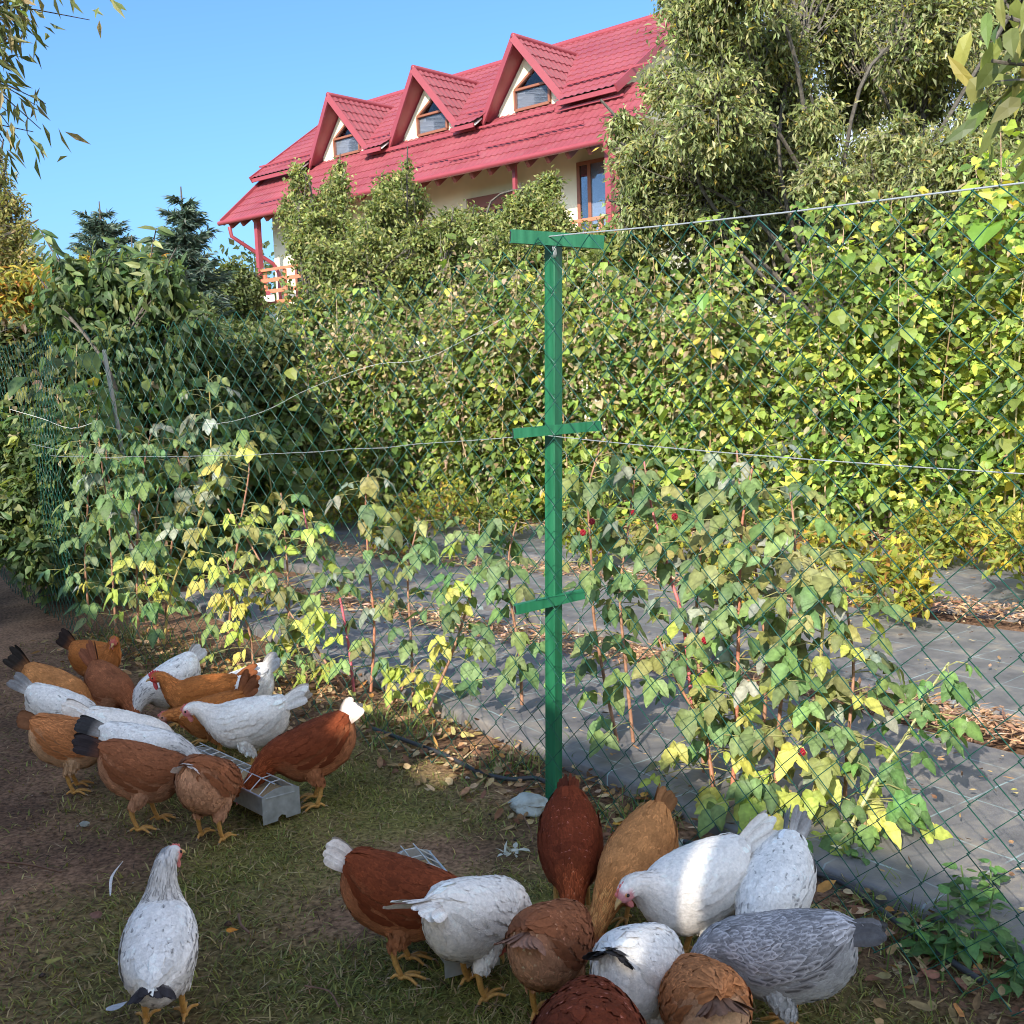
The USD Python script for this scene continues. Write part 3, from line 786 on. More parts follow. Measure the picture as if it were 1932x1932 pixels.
# dormers
for di, sd in enumerate(SD):
    zw0 = ZL + KS * TW - .05
    half = .985; kr = (ZA - ZF) / WD
    prof = [(-half, zw0), (half, zw0), (half, ZA - kr * half - .14), (0, ZA - .14), (-half, ZA - kr * half - .14)]
    pv = np.array([hp(sd + a, TW, z) for a, z in prof] + [hp(sd + a, TW + 1.3, z) for a, z in prof])
    pf = [[0, 1, 2], [0, 2, 3], [0, 3, 4], [5, 7, 6], [5, 8, 7], [5, 9, 8]] + [x for i in range(5) for x in ([i, i + 5, (i + 1) % 5 + 5], [i, (i + 1) % 5 + 5, (i + 1) % 5])]
    d_ = part(house, "dormer", (pv, np.array(pf)), "render_cream", label=("leftmost dormer, half lit", "middle dormer above the balcony", "rightmost and nearest dormer")[di])
    Lsl = math.hypot(WD, ZA - ZF)
    for sg in (-1, 1):
        dn = unit(hs * sg * WD - hz * (ZA - ZF))
        frontf = lambda d: (TF - TA) * (1 - d / Lsl)
        o_ = hp(sd + sg * WD, TA, ZF)
        part(d_, "dormer_roof", tile_grid(o_, ht, -dn, TK - TA, Lsl, front=frontf), "roof_red", smooth=25)
        nn = unit(hs * sg * (ZA - ZF) + hz * WD)
        part(d_, "soffit", slab([hp(sd + sg * WD, TF + .02, ZF - .02), hp(sd, TA + .02, ZA - .02), hp(sd, TW + .5, ZA - .02), hp(sd + sg * WD, TW + .5, ZF - .02)], nn, .04), "trim_red")
        a, b = hp(sd + sg * (WD + .03), TF - .012 * (sg + 2), ZF - .08), hp(sd, TA - .012 * (sg + 2), ZA - .03)
        part(d_, "bargeboard", bar(a, b, .045, .16, up=hz), "trim_red")
    part(d_, "ridge_cap", tube(np.array([hp(sd, t, ZA + .01) for t in np.linspace(TA - .03, TK + .1, 16)]), .07, 8), "trim_red", smooth=True)
    wz0, wz1, wz2, wh = zw0 + .10, zw0 + .55, zw0 + .98, .52
    wo = .08
    wp = [(-wh + wo, wz0), (wh + wo, wz0), (wh + wo, wz1 + .06), (.26, wz2), (-wh + wo, wz1)]
    part(d_, "pane", slab([hp(sd + a, TW - .018, z) for a, z in wp], -ht, .008), "window_glass")
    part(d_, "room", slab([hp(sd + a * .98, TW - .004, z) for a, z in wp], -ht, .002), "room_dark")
    for i in range(5):
        (a0, z0), (a1, z1) = wp[i], wp[(i + 1) % 5]
        part(d_, "window_frame", bar(hp(sd + a0, TW - .03, z0), hp(sd + a1, TW - .03, z1), .06 - .003 * i, .075, up=ht), "frame_brown")
    part(d_, "transom", bar(hp(sd + wo - wh + .03, TW - .035, wz1), hp(sd + wo + wh - .03, TW - .035, wz1), .05, .08, up=ht), "frame_brown")
    part(d_, "blind", slab([hp(sd + wo - wh + .05, TW - .010, wz0 + .03), hp(sd + wo + wh - .05, TW - .010, wz0 + .03), hp(sd + wo + wh - .05, TW - .010, wz1 - .03), hp(sd + wo - wh + .05, TW - .010, wz1 - .03)], -ht, .002), "curtain")
# lower walls
WT = 1.22
s_l = s_at(517, WT, 5.2)
part(house, "upper_floor_wall", hbox(s_l, 13.2, WT, 2 * TR - WT, 3.3, 6.55), "render_cream")
part(house, "ground_floor_wall", hbox(s_l + .02, 13.18, WT + .02, 2 * TR - WT - .02, 0, 3.3), "render_cream")
part(house, "frieze_board", hbox(s_l - .02, 13.2, WT - .06, WT - .005, 6.28, 6.50), "timber_red")
for k in range(25):
    s_ = .35 + k * .553
    part(house, "rafter", bar(hp(s_, .02, ZL - .14), hp(s_, WT + .1, ZL + KS * (WT + .1) - .30), .09, .16), "timber_red")
# posts of the balcony
for x, w in ((487, .14), (790, .13), (972, .08), (1150, .14)):
    s_ = s_at(x, .28, 5.5)
    part(house, "balcony_post", hbox(s_ - w / 2, s_ + w / 2, .28 - w / 2, .28 + w / 2, 3.40, 6.12), "trim_red")
sr = s_at(1150, .28, 5.5)
part(house, "balcony_floor", hbox(-.1, 13.6, 0.10, WT - .01, 3.18, 3.38), "white_plank")
for z in (3.62, 3.92, 4.22, 4.52):
    part(house, "balcony_rail", hbox(s_at(487, .28, 5) + .08, 13.5, .235, .285 + .002 * z, z, z + (.10 if z < 4.5 else .07)), "rail_orange")
for k in range(14):
    s_ = 1.4 + k * .9
    part(house, "baluster", hbox(s_ - .045, s_ + .045, .295, .36, 3.38, 4.52), "rail_orange")
# downpipes
dpp = [aty(x, y, hp(.25, -.05, 0)[1]) for x, y in ((433, 428), (437, 446), (455, 458))]
dpp += [hp(s_at(519, WT - .1, 5.0) - .1, WT - .1, 4.85), hp(s_at(526, WT - .1, 4.6), WT - .1, 4.55), hp(s_at(527, WT - .1, 4.4), WT - .1, 3.4)]
part(house, "downpipe", tube(np.array(dpp), .055, 8), "trim_red", smooth=True)
sp = s_at(1143, -.05, 5.9)
part(house, "downpipe", tube(np.array([hp(sp, -.07, 5.98), hp(sp, -.07, 5.80), hp(sp + .1, .15, 5.6), hp(sp + .1, .18, 3.4)]), .055, 8), "trim_red", smooth=True)


def window(x0, x1, z0, z1, mull, curtain=True):
    s0, s1 = s_at(x0, WT, (z0 + z1) / 2), s_at(x1, WT, (z0 + z1) / 2)
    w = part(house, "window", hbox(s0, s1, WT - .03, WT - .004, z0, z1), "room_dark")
    part(w, "pane", hbox(s0 + .05, s1 - .05, WT - .05, WT - .042, z0 + .05, z1 - .05), "window_glass")
    if curtain:
        part(w, "curtain", hbox(s0 + .25 * (s1 - s0), s1 - .06, WT - .038, WT - .032, z0 + .05, z1 - .05), "curtain")
    for q in [(s0, s1, z0, z0 + .08), (s0, s1, z1 - .08, z1), (s0, s0 + .08, z0 + .08, z1 - .08), (s1 - .08, s1, z0 + .08, z1 - .08)] + [(s0 + (s1 - s0) * m - .04, s0 + (s1 - s0) * m + .04, z0 + .08, z1 - .08) for m in mull]:
        part(w, "frame", hbox(q[0], q[1], WT - .075, WT - .052, q[2], q[3]), "frame_brown")


window(1094, 1172, 3.45, 5.95, (.3,))
window(890, 985, 4.3, 5.35, (.5,))
s0_, s1_ = s_at(886, WT, 5.4), s_at(992, WT, 5.4)
part(house, "lintel_board", hbox(s0_, s1_, WT - .10, WT - .003, 5.37, 5.62), "dark_band")
window(560, 610, 3.45, 5.7, (.5,))
# little porch roof below the balcony at the left end
py = hp(.6, -.5, 0)[1]
c0, c1, c2, c3 = aty(440, 590, py - .9), aty(516, 566, py - 1.0), aty(508, 549, py - .2), aty(475, 552, py - .2)
part(house, "porch_roof", slab([c0, c1, c2, c3], hz, .05), "roof_red")
part(house, "porch_fascia", bar(aty(468, 566, py - 1.05), aty(518, 562, py - 1.15), .03, .17), "white_plank")


# ------------------------------------------------------------------ trees
def grow(name, label, base, trunk_r, blobs, twigs, per, L, W, cols, wts, seed, group=None, droop=.5, wood=(.10, .085, .07), kind=2, fork=.45, cat="tree", spread=.5, lj=.35, up=.6, trunk_name="trunk", twl=.55, limb=.55, over=1.0):
    rg = np.random.default_rng(seed)
    base = np.asarray(base, float)
    t = thing(name, label, cat, base, group)
    C = np.array([b[0] for b in blobs], float); R = np.array([np.broadcast_to(b[1], 3) for b in blobs], float)
    mean = C.mean(0); low = C[:, 2].min() - R[C[:, 2].argmin(), 2]
    fk = base + (mean - base) * np.array([.35, .35, 0]); fk[2] = base[2] + (mean[2] - base[2]) * fork
    wb = MB()
    tk = curve([base - [0, 0, .1], base * .5 + fk * .5 + rg.normal(0, .05, 3), fk], 6)
    wb.add(tube(tk, np.linspace(trunk_r, trunk_r * .72, len(tk)), 8))
    br = MB()
    wts_b = R.prod(1) ** (2 / 3); wts_b /= wts_b.sum()
    PP, DD, NN, LL, WW, CC = [], [], [], [], [], []
    for (c, r, wb_) in zip(C, R, wts_b):
        m = fk * .5 + c * .5 + rg.normal(0, .12, 3) * np.linalg.norm(c - fk) + [0, 0, .08 * np.linalg.norm(c - fk)]
        lim = curve([fk, m, c, c + (c - m) * .35 * over * rg.uniform(.4, 1)], 6)
        br.add(tube(lim, np.linspace(trunk_r * limb, trunk_r * .12, len(lim)), 5))
        k = max(3, int(twigs * wb_))
        tip = c + unit(rg.normal(0, 1, (k, 3))) * (rg.uniform(0, 1, (k, 1)) ** spread) * r * rg.uniform(.82, 1.15, (k, 1))
        st = lim[rg.integers(len(lim) // 3, len(lim), k)]
        st = st * .45 + (tip * .45 + c * .55) * .55
        for a, b in zip(st, tip):
            ln = np.linalg.norm(b - a)
            tw = curve([a, (a + b) / 2 + rg.normal(0, .1, 3) * ln + [0, 0, .06 * ln], b - [0, 0, .05 * droop * ln]], 4)
            br.add(tube(tw, np.linspace(trunk_r * .08 + .002, .002, len(tw)), 3, caps=False))
            nl_ = int(per * rg.uniform(.6, 1.4))
            u = rg.uniform(0.15, 1.12, nl_) ** .8
            ix = np.clip(u, 0, 1) * (len(tw) - 1); i0 = np.minimum(ix.astype(int), len(tw) - 2)
            p = tw[i0] + (tw[i0 + 1] - tw[i0]) * (u * (len(tw) - 1) - i0)[:, None]
            dirn_ = unit(b - a)
            d = unit(rg.normal(0, 1, (nl_, 3)) * .75 + dirn_ * .55 - np.array([0, 0, droop]))
            p = p + d * L * .12 + rg.normal(0, twl * L, (nl_, 3))
            PP.append(p); DD.append(d)
            NN.append(unit(rg.normal(0, .65, (nl_, 3)) + [0, 0, up] + SUN * .55 + unit(p - c) * .4))
            CC.append(palette(rg, nl_, cols, wts) * rg.uniform(.82, 1.2))
    P = np.vstack(PP); n_ = len(P)
    v, f, cl = leaf_cards(P, np.vstack(DD), np.vstack(NN), L * rg.uniform(1 - lj, 1 + lj, n_), W * rg.uniform(1 - lj, 1 + lj, n_), np.vstack(CC), kind)
    part(t, trunk_name, wb.get(), "bark", col=wood, smooth=True)
    part(t, "branches", br.get(), "bark", col=wood, kind="stuff")
    part(t, "crown", (v, f), "leaf", col=cl, kind="stuff")
    return t


def pxblobs(lst, D, jit=0, seed=0, squash=(1, 1, 1)):
    rg = np.random.default_rng(seed)
    out = []
    for x, y, r in lst:
        d = D + rg.uniform(-jit, jit)
        out.append((aty(x, y, d), r * d / FPX * np.array(squash)))
    return out


def foot(x, D):
    p = aty(x, 966, D); p[2] = 0
    return p


OLIVE = [(.31, .33, .13), (.24, .265, .10), (.43, .425, .21), (.15, .175, .062), (.52, .42, .10)]
grow("plum_tree", "large spreading tree with narrow olive leaves filling the upper right", foot(1545, 11.0), .11,
     pxblobs([(1545, 230, 60), (1700, 270, 60), (1480, 200, 80), (1640, 310, 70), (1560, 350, 70), (1200, 330, 50), (1190, 250, 45), (1330, 50, 95), (1265, 160, 65), (1345, 215, 110), (1225, 300, 72), (1330, 365, 120), (1450, 110, 110), (1440, 270, 110), (1570, 40, 115), (1625, 165, 95), (1760, 50, 125), (1735, 170, 95), (1885, 60, 100),
              (1885, 215, 90), (1800, 320, 110), (1500, 400, 115), (1655, 400, 105), (1790, 430, 110), (1925, 390, 85), (1385, 455, 105), (1215, 405, 72), (1560, -70, 130), (1400, -60, 110), (1760, -80, 130), (2010, 150, 130), (2020, 330, 110), (1960, -60, 120), (1290, -20, 60)], 11.0, 1.3, 3),
     8600, 20, .072, .026, OLIVE, [4, 4, 3, 3, .5], 101, droop=.75, fork=.46, up=.5, limb=.20)
PEAR = [(.25, .28, .085), (.33, .345, .125), (.17, .205, .06), (.42, .39, .15), (.11, .14, .042)]
ptrees = [
    ("tallest-left pear tree, its top reaching over the left end of the lower roof", 600, 15.0, [(565, 345, 22), (562, 400, 45), (600, 430, 60), (640, 350, 28), (625, 395, 50), (575, 465, 42), (640, 480, 70), (620, 550, 60), (640, 320, 14), (560, 320, 12)]),
    ("pear tree with two upright leaders in front of the lower roof, between its neighbours", 745, 14.2, [(735, 350, 26), (765, 345, 22), (772, 385, 40), (720, 400, 50), (745, 450, 72), (690, 470, 60), (760, 530, 80), (768, 318, 12), (690, 540, 60)]),
    ("round pear tree below the house window, left of the green post top", 880, 14.6, [(835, 445, 45), (890, 420, 35), (930, 440, 48), (870, 480, 70), (850, 550, 80), (940, 520, 70)]),
    ("dense bright pear bush just behind the top bar of the green post", 1010, 13.8, [(1035, 350, 22), (1020, 385, 36), (985, 395, 34), (1035, 410, 32), (1000, 440, 50), (960, 480, 50), (1030, 500, 60)]),
]
ptrees.append(("low spreading pear thicket joining the pear trees above the hedge", 780, 13.3, [(x_, 505 + 18 * math.sin(x_ * .05) + (0 if x_ < 900 else -15), 62) for x_ in range(625, 1090, 46)] + [(800, 450, 40), (700, 455, 40), (850, 430, 34), (960, 430, 36), (1050, 440, 40)]))
for k, (lb, x, D, bl) in enumerate(ptrees):
    grow("pear_tree", lb, foot(x, D), .055, pxblobs(bl, D, .45, 20 + k), 1150 if k < 4 else 2000, 18, .060, .034, PEAR, [4, 3, 3, 1.3, 2], 110 + k, group="pear trees in front of the house", droop=.35, fork=.4, spread=.42, limb=.35)
# left background
grow("poplar_tree", "tall thin yellowing tree rising at the left edge against the sky", foot(0, 15), .07, pxblobs([(0, 300, 12), (5, 335, 20), (15, 390, 34), (-10, 400, 40), (25, 460, 44), (45, 430, 20), (-30, 470, 60), (50, 500, 40), (10, 540, 60), (60, 560, 45), (-60, 560, 80)], 15, .5, 31), 900, 16, .075, .028,
     [(.28, .27, .09), (.20, .21, .065), (.40, .34, .13), (.30, .22, .11)], [4, 3, 2, 1.5], 121, droop=.3, spread=.45)
grow("orange_shrub", "shrub with yellow and orange autumn leaves at the left below the spruce", foot(90, 11), .03, pxblobs([(105, 520, 35), (60, 545, 45), (15, 560, 55), (170, 515, 35), (40, 600, 70), (120, 580, 60), (-40, 600, 60), (290, 495, 24)], 11, .4, 32), 800, 14, .085, .032,
     [(.46, .36, .07), (.50, .22, .05), (.30, .30, .07), (.18, .20, .05)], [3, 1.6, 3, 2], 122, droop=.7, cat="shrub")
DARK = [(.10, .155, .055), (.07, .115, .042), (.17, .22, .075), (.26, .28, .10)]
grow("walnut_tree", "dark green young tree with big drooping leaves behind the left fence corner", foot(215, 8.3), .035,
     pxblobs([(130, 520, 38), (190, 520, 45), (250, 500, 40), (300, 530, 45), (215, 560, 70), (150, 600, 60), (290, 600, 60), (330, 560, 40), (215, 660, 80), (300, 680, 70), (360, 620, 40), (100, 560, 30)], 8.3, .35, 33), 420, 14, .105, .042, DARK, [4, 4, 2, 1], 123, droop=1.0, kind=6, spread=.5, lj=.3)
for k, (pth, lb) in enumerate(((((150, 575), (120, 510), (88, 455), (75, 432)), "bare arching shoot with drooping dark leaves at left, below the poplar"), (((270, 590), (280, 520), (287, 470), (295, 430)), "upright shoot with a feathery fan of dark leaves against the sky, between the two spruces"))):
    rg = np.random.default_rng(60 + k)
    st = curve([aty(x, y, 8.2) for x, y in pth], 6)
    t_ = thing("walnut_shoot", lb, "shoot", st[0])
    part(t_, "stem", tube(st, np.linspace(.010, .004, len(st)), 5), "bark", col=(.12, .09, .07), smooth=True)
    for m in range(22):
        i = min(len(st) - 1, int(len(st) * (.25 + .75 * m / 22)))
        sg = 1 if m % 2 else -1
        d = np.array([sg * rg.uniform(.5, 1.0), rg.normal(0, .4), -rg.uniform(.1, .8) if k == 0 else rg.uniform(-.7, .4)])
        v, f, c = leaf_cards(st[i:i + 1] + rg.normal(0, .008, (1, 3)), [d], [[rg.normal(0, .4), -1, .6]], rg.uniform(.10, .15), rg.uniform(.035, .05), palette(rg, 1, DARK, [4, 3, 2, 1]), 6, .25)
        part(t_, "leaf", (v, f), "leaf", col=c)


def spruce(label, x, ytop, ybase, D, wide, seed, cols, ex):
    rg = np.random.default_rng(seed)
    top = aty(x, ytop, D); h = top[2]
    b = np.array([top[0] - .0 * h, top[1], 0])
    t = thing("spruce_tree", label, "tree", b)
    tr = np.linspace(b - [0, 0, .1], top, 10)
    part(t, "trunk", tube(tr, np.linspace(.12, .012, 10), 7), "bark", col=(.10, .08, .065), smooth=True)
    P, Dr, br = [], [], MB()
    zz = h - .42
    while zz > h * .25:
        rad = wide * ((h - zz) / (h * .62)) ** ex
        kq = rg.integers(4, 7); a0 = rg.uniform(0, 6.28)
        for q in range(kq):
            az = a0 + q * 6.283 / kq + rg.normal(0, .15)
            ln = rad * rg.uniform(.6, 1.2) + .05; zz_ = zz + rg.normal(0, .09)
            e = np.array([math.cos(az), math.sin(az), 0])
            o = np.array([b[0] + (top[0] - b[0]) * zz / h, b[1], zz_])
            bb = curve([o, o + e * ln * .5 + [0, 0, .04 * ln], o + e * ln + [0, 0, .26 * ln]], 5)
            br.add(tube(bb, np.linspace(.02, .004, len(bb)), 3, caps=False))
            for s_, cnt in zip(range(1, len(bb)), [int(5 + 10 * ln)] * (len(bb) - 1)):
                m = cnt
                base_ = bb[s_ - 1] + (bb[s_] - bb[s_ - 1]) * rg.uniform(0, 1, (m, 1))
                sd_ = np.cross(e, [0, 0, 1.0])
                side = rg.choice([-1, 1], m)[:, None]
                d = e * .8 + sd_ * side * rg.uniform(.3, 1.0, (m, 1)) + rg.normal(0, .35, (m, 3)) - [0, 0, .05]
                P.append(base_); Dr.append(d)
        zz -= rg.uniform(.07, .12) + .012 * (h - zz)
    P, Dr = np.vstack(P), np.vstack(Dr); n_ = len(P)
    v, f, c = leaf_cards(P, Dr, unit(rg.normal(0, .6, (n_, 3)) + [0, 0, 1.0]), rg.uniform(.10, .24, n_), rg.uniform(.025, .05, n_), palette(rg, n_, cols, [3, 3, 2]), 2, .1)
    part(t, "branches", br.get(), "bark", col=(.09, .075, .06), kind="stuff")
    part(t, "crown", (v, f), "needle", col=c, kind="stuff")


SPR = [(.10, .145, .105), (.07, .11, .078), (.17, .20, .15)]
spruce("dense blue green spruce with a blunt top, left one of the two spruces", 187, 380, 700, 26, 1.15, 41, SPR, .55)
spruce("pointed spruce with a bare leader, right one of the two spruces, beside the house", 341, 352, 700, 20, 1.15, 42, SPR, .95)
for k, (lb, x, D, bl) in enumerate([
    ("pale green far tree between the pointed spruce and the balcony", 440, 24, [(440, 520, 30), (470, 540, 30), (420, 560, 40), (460, 590, 50)]),
    ("dull green far tree low behind the walnut leaves at left", 250, 24, [(270, 520, 30), (240, 545, 40), (150, 540, 50), (200, 590, 60), (320, 570, 40)]),
    ("mid green bush below the porch roof at the left end of the house", 430, 12.5, [(440, 645, 42), (490, 640, 38), (400, 650, 50), (540, 640, 45), (470, 690, 60), (375, 590, 35)])]):
    grow("garden_tree", lb, foot(x, D), .06, pxblobs(bl, D, .5, 50 + k), 620, 15, .07 if D < 20 else .11, .035 if D < 20 else .06, [(.13, .16, .055), (.19, .21, .08), (.08, .11, .04)], [3, 2, 2], 130 + k, droop=.3, spread=.4)
# dark shrubs behind the left fence
for k, (lb, x, D, bl, cols) in enumerate([
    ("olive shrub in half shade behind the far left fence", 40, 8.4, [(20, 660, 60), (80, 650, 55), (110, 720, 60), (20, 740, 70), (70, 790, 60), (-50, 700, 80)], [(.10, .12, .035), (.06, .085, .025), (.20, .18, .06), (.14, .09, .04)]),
    ("dark leafy shrub behind the left fence, right of the grey stake", 330, 8.6, [(250, 740, 70), (330, 720, 60), (400, 690, 60), (420, 760, 60), (330, 800, 80), (450, 830, 60), (240, 830, 70)], DARK),
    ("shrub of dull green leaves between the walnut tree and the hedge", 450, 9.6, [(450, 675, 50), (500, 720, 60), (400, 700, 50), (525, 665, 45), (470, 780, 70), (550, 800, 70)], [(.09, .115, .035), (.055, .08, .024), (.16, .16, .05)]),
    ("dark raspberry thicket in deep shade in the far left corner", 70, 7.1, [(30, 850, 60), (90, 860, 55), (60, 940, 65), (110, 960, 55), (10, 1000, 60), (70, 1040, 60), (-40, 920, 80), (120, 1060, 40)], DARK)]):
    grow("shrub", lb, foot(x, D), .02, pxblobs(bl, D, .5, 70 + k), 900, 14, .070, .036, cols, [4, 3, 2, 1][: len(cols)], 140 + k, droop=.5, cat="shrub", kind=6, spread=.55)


# ------------------------------------------------------------------ raspberry and bean hedge behind the fabric
def hedge_bush(name, label, base, h, w, n, L, W, cols, wts, seed, group=None, dry=0.12, single=0, canes=13):
    rg = np.random.default_rng(seed)
    base = np.asarray(base, float)
    t = thing(name, label, "raspberry bush" if name.startswith("rasp") else "bean plant", base, "raspberry bushes of the hedge" if name.startswith("rasp") else "bean plants at the right end of the hedge")
    CN = []
    for k in range(canes):
        o = base + np.array([FE[0], FE[1], 0]) * rg.uniform(-w / 2, w / 2) + np.array([*FN, 0]) * rg.normal(0, .13)
        tp_ = o + np.array([rg.normal(0, .16), rg.normal(0, .16), h * rg.uniform(.70, 1.14)])
        c = curve([o - [0, 0, .05], o * .5 + tp_ * .5 + np.array([rg.normal(0, .06), rg.normal(0, .06), 0]), tp_], 6)
        CN.append(c)
        part(t, "cane", tube(c, np.linspace(.009, .0035, len(c)), 5), "cane", col=palette(rg, 1, [(.44, .31, .19), (.28, .17, .09), (.34, .29, .14)], [3, 1.5, 1])[0], smooth=True)
    k = rg.integers(0, canes, n); u = rg.uniform(0, 1, n) ** .85 * .95 + .06
    cn = np.array(CN)
    ix = u * (cn.shape[1] - 1); i0 = np.minimum(ix.astype(int), cn.shape[1] - 2)
    p = cn[k, i0] + (cn[k, i0 + 1] - cn[k, i0]) * (ix - i0)[:, None]
    az = rg.uniform(0, 2 * np.pi, n)
    az = np.where(rg.uniform(0, 1, n) < .35, -np.pi / 2 + rg.normal(0, .8, n), az)
    o = np.stack([np.cos(az), np.sin(az), 0 * az], 1)
    p = p + o * (rg.uniform(.02, .38, n) * (1.1 - .4 * u))[:, None] + rg.normal(0, .02, (n, 3))
    d = unit(o + np.stack([0 * az, 0 * az, rg.normal(-.45, .45, n)], 1))
    N = unit(np.array([0, 0, .6]) + SUN * .8 + o * .4 + rg.normal(0, .42, (n, 3)))
    c = palette(rg, n, cols, wts, .16)
    cl_ = meshkit.fbm(p * 3.2 + 9.0, 3, 12)
    c *= (.72 + .85 * np.clip((cl_ - .25) * 2, 0, 1))[:, None]
    hue = meshkit.fbm(p * 2.0 + 31.0, 2, 4)[:, None]
    c *= 1 + (hue - .5) * np.array([.7, .25, .2])
    dr = rg.uniform(0, 1, n) < dry * (0.4 + 1.6 * u)
    c[dr] = palette(rg, dr.sum(), [(.42, .31, .17), (.27, .19, .10), (.50, .41, .25)], [3, 2, 1.5])
    zf_ = np.exp(rg.normal(0, .30, n)); LL = L * zf_ * rg.uniform(.85, 1.15, n); WW = W * zf_ * rg.uniform(.8, 1.2, n)
    LL[dr] *= .75; WW[dr] *= .5
    LL[meshkit.fbm(p * 4.3, 2, 33) < .36] *= .35
    front = np.argsort(p @ np.array([.1, .9, 0]) - .25 * LL * 10)[:single]
    for q in front:
        v, f, cc = leaf_cards(p[q:q + 1], d[q:q + 1], N[q:q + 1], LL[q] * 1.1, WW[q] * 1.1, c[q:q + 1], 6, .25)
        part(t, "leaf", (v, f), "leaf", col=cc)
    rest = np.setdiff1d(np.arange(n), front)
    v, f, cc = leaf_cards(p[rest], d[rest], N[rest], LL[rest], WW[rest], c[rest], 6, .2)
    part(t, "foliage", (v, f), "leaf", col=cc, kind="stuff")


GRN = [(.28, .35, .07), (.18, .25, .05), (.46, .49, .085), (.10, .15, .04), (.60, .52, .09)]
A_, B_ = np.array([-3.55, 12.3]), np.array([5.35, 7.55])
NB = 16
where = ["at the dark far left end of the hedge", "second from the far left end of the hedge", "third from the far left end of the hedge, below the balcony", "with tan dried tips, below the left pear tree", "with tan dried tips, below the pear tree with two leaders",
         "behind the yellow low shrub left of the green post", "halfway between that shrub and the green post", "directly left of the green post", "seen just behind the green post", "with dried heads, beside the turquoise stake", "right of the turquoise stake",
         "below the left edge of the large tree", "leafy, left of the yellow bean plants", "", "", ""]
for k in range(NB):
    fr_ = k / (NB - 1)
    b = A_ * (1 - fr_) + B_ * fr_
    rg = np.random.default_rng(300 + k)
    b3 = np.array([*(b + rg.normal(0, .08, 2)), 0])
    if k < 13:
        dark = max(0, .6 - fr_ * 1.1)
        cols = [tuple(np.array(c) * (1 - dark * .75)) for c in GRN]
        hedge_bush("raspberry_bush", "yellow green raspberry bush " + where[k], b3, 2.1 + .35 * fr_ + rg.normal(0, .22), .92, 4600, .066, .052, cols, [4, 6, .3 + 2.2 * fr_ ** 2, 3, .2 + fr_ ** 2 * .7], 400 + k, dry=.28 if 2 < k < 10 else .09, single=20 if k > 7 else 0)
    else:
        hedge_bush("bean_plant", ("tall bean plant with big yellow green leaves, left one of three at right", "middle of the three tall yellow green bean plants at right", "yellowest tall bean plant at the right edge of the picture")[k - 13], b3, 2.65, .9, 2200, .108, .092,
                   [(.34, .40, .06), (.22, .31, .05), (.50, .52, .08), (.62, .50, .07), (.11, .18, .04)], [4, 3, 3, 1.2, 1], 400 + k, dry=.05, single=110, canes=7)

for k, (x, y, D, w_, lb) in enumerate([(250, 0, 8.1, .8, "dark raspberry bush behind the left canes, nearest the far corner"), (380, 0, 8.7, .8, "dark green raspberry bush behind the tall lit cane at left"), (500, 0, 9.2, .8, "dull raspberry bush in front of the hedge, left of the long leaning cane"), (170, 0, 7.4, .7, "shaded raspberry bush at the left corner beside the grey stake")]):
    hedge_bush("raspberry_bush", lb, foot(x, D), 1.35 if k < 3 else 1.5, w_, 1500, .090, .070, [(.11, .165, .045), (.075, .115, .035), (.20, .24, .06), (.34, .33, .08)], [4, 4, 2, .6], 460 + k, dry=.05)
for k, (lb, x, D, bl) in enumerate([
    ("leafy bush behind the hedge left of the green post, under the pear trees", 700, 12.8, [(560, 590, 60), (650, 600, 70), (740, 600, 70), (830, 610, 70), (600, 690, 80), (720, 700, 90), (840, 700, 90), (560, 780, 80), (680, 800, 90), (800, 800, 90)]),
    ("leafy bush behind the hedge at the green post, under the balcony", 1010, 12.2, [(930, 570, 65), (1010, 560, 60), (1090, 540, 70), (960, 660, 80), (1080, 640, 80), (900, 760, 90), (1020, 760, 90)]),
    ("tall leafy bush behind the hedge, between the green post and the large tree", 1270, 11.6, [(1150, 470, 50), (1210, 480, 60), (1180, 560, 80), (1290, 540, 80), (1400, 540, 90), (1160, 660, 90), (1280, 650, 90), (1400, 650, 90), (1450, 740, 90), (1200, 760, 90), (1330, 760, 90)]),
    ("dense bush under the large tree behind the bean plants", 1640, 11.2, [(1520, 520, 90), (1640, 510, 90), (1760, 520, 90), (1880, 500, 90), (1540, 640, 90), (1700, 640, 100), (1860, 640, 100)])]):
    grow("garden_bush", lb, foot(x, D), .03, pxblobs(bl, D, .4, 90 + k), 900, 14, .085, .052, [(.22, .25, .065), (.15, .185, .048), (.30, .30, .09), (.09, .12, .035)], [4, 3, 2, 2], 210 + k, droop=.4, cat="bush", kind=2, spread=.5, fork=.35, limb=.4)

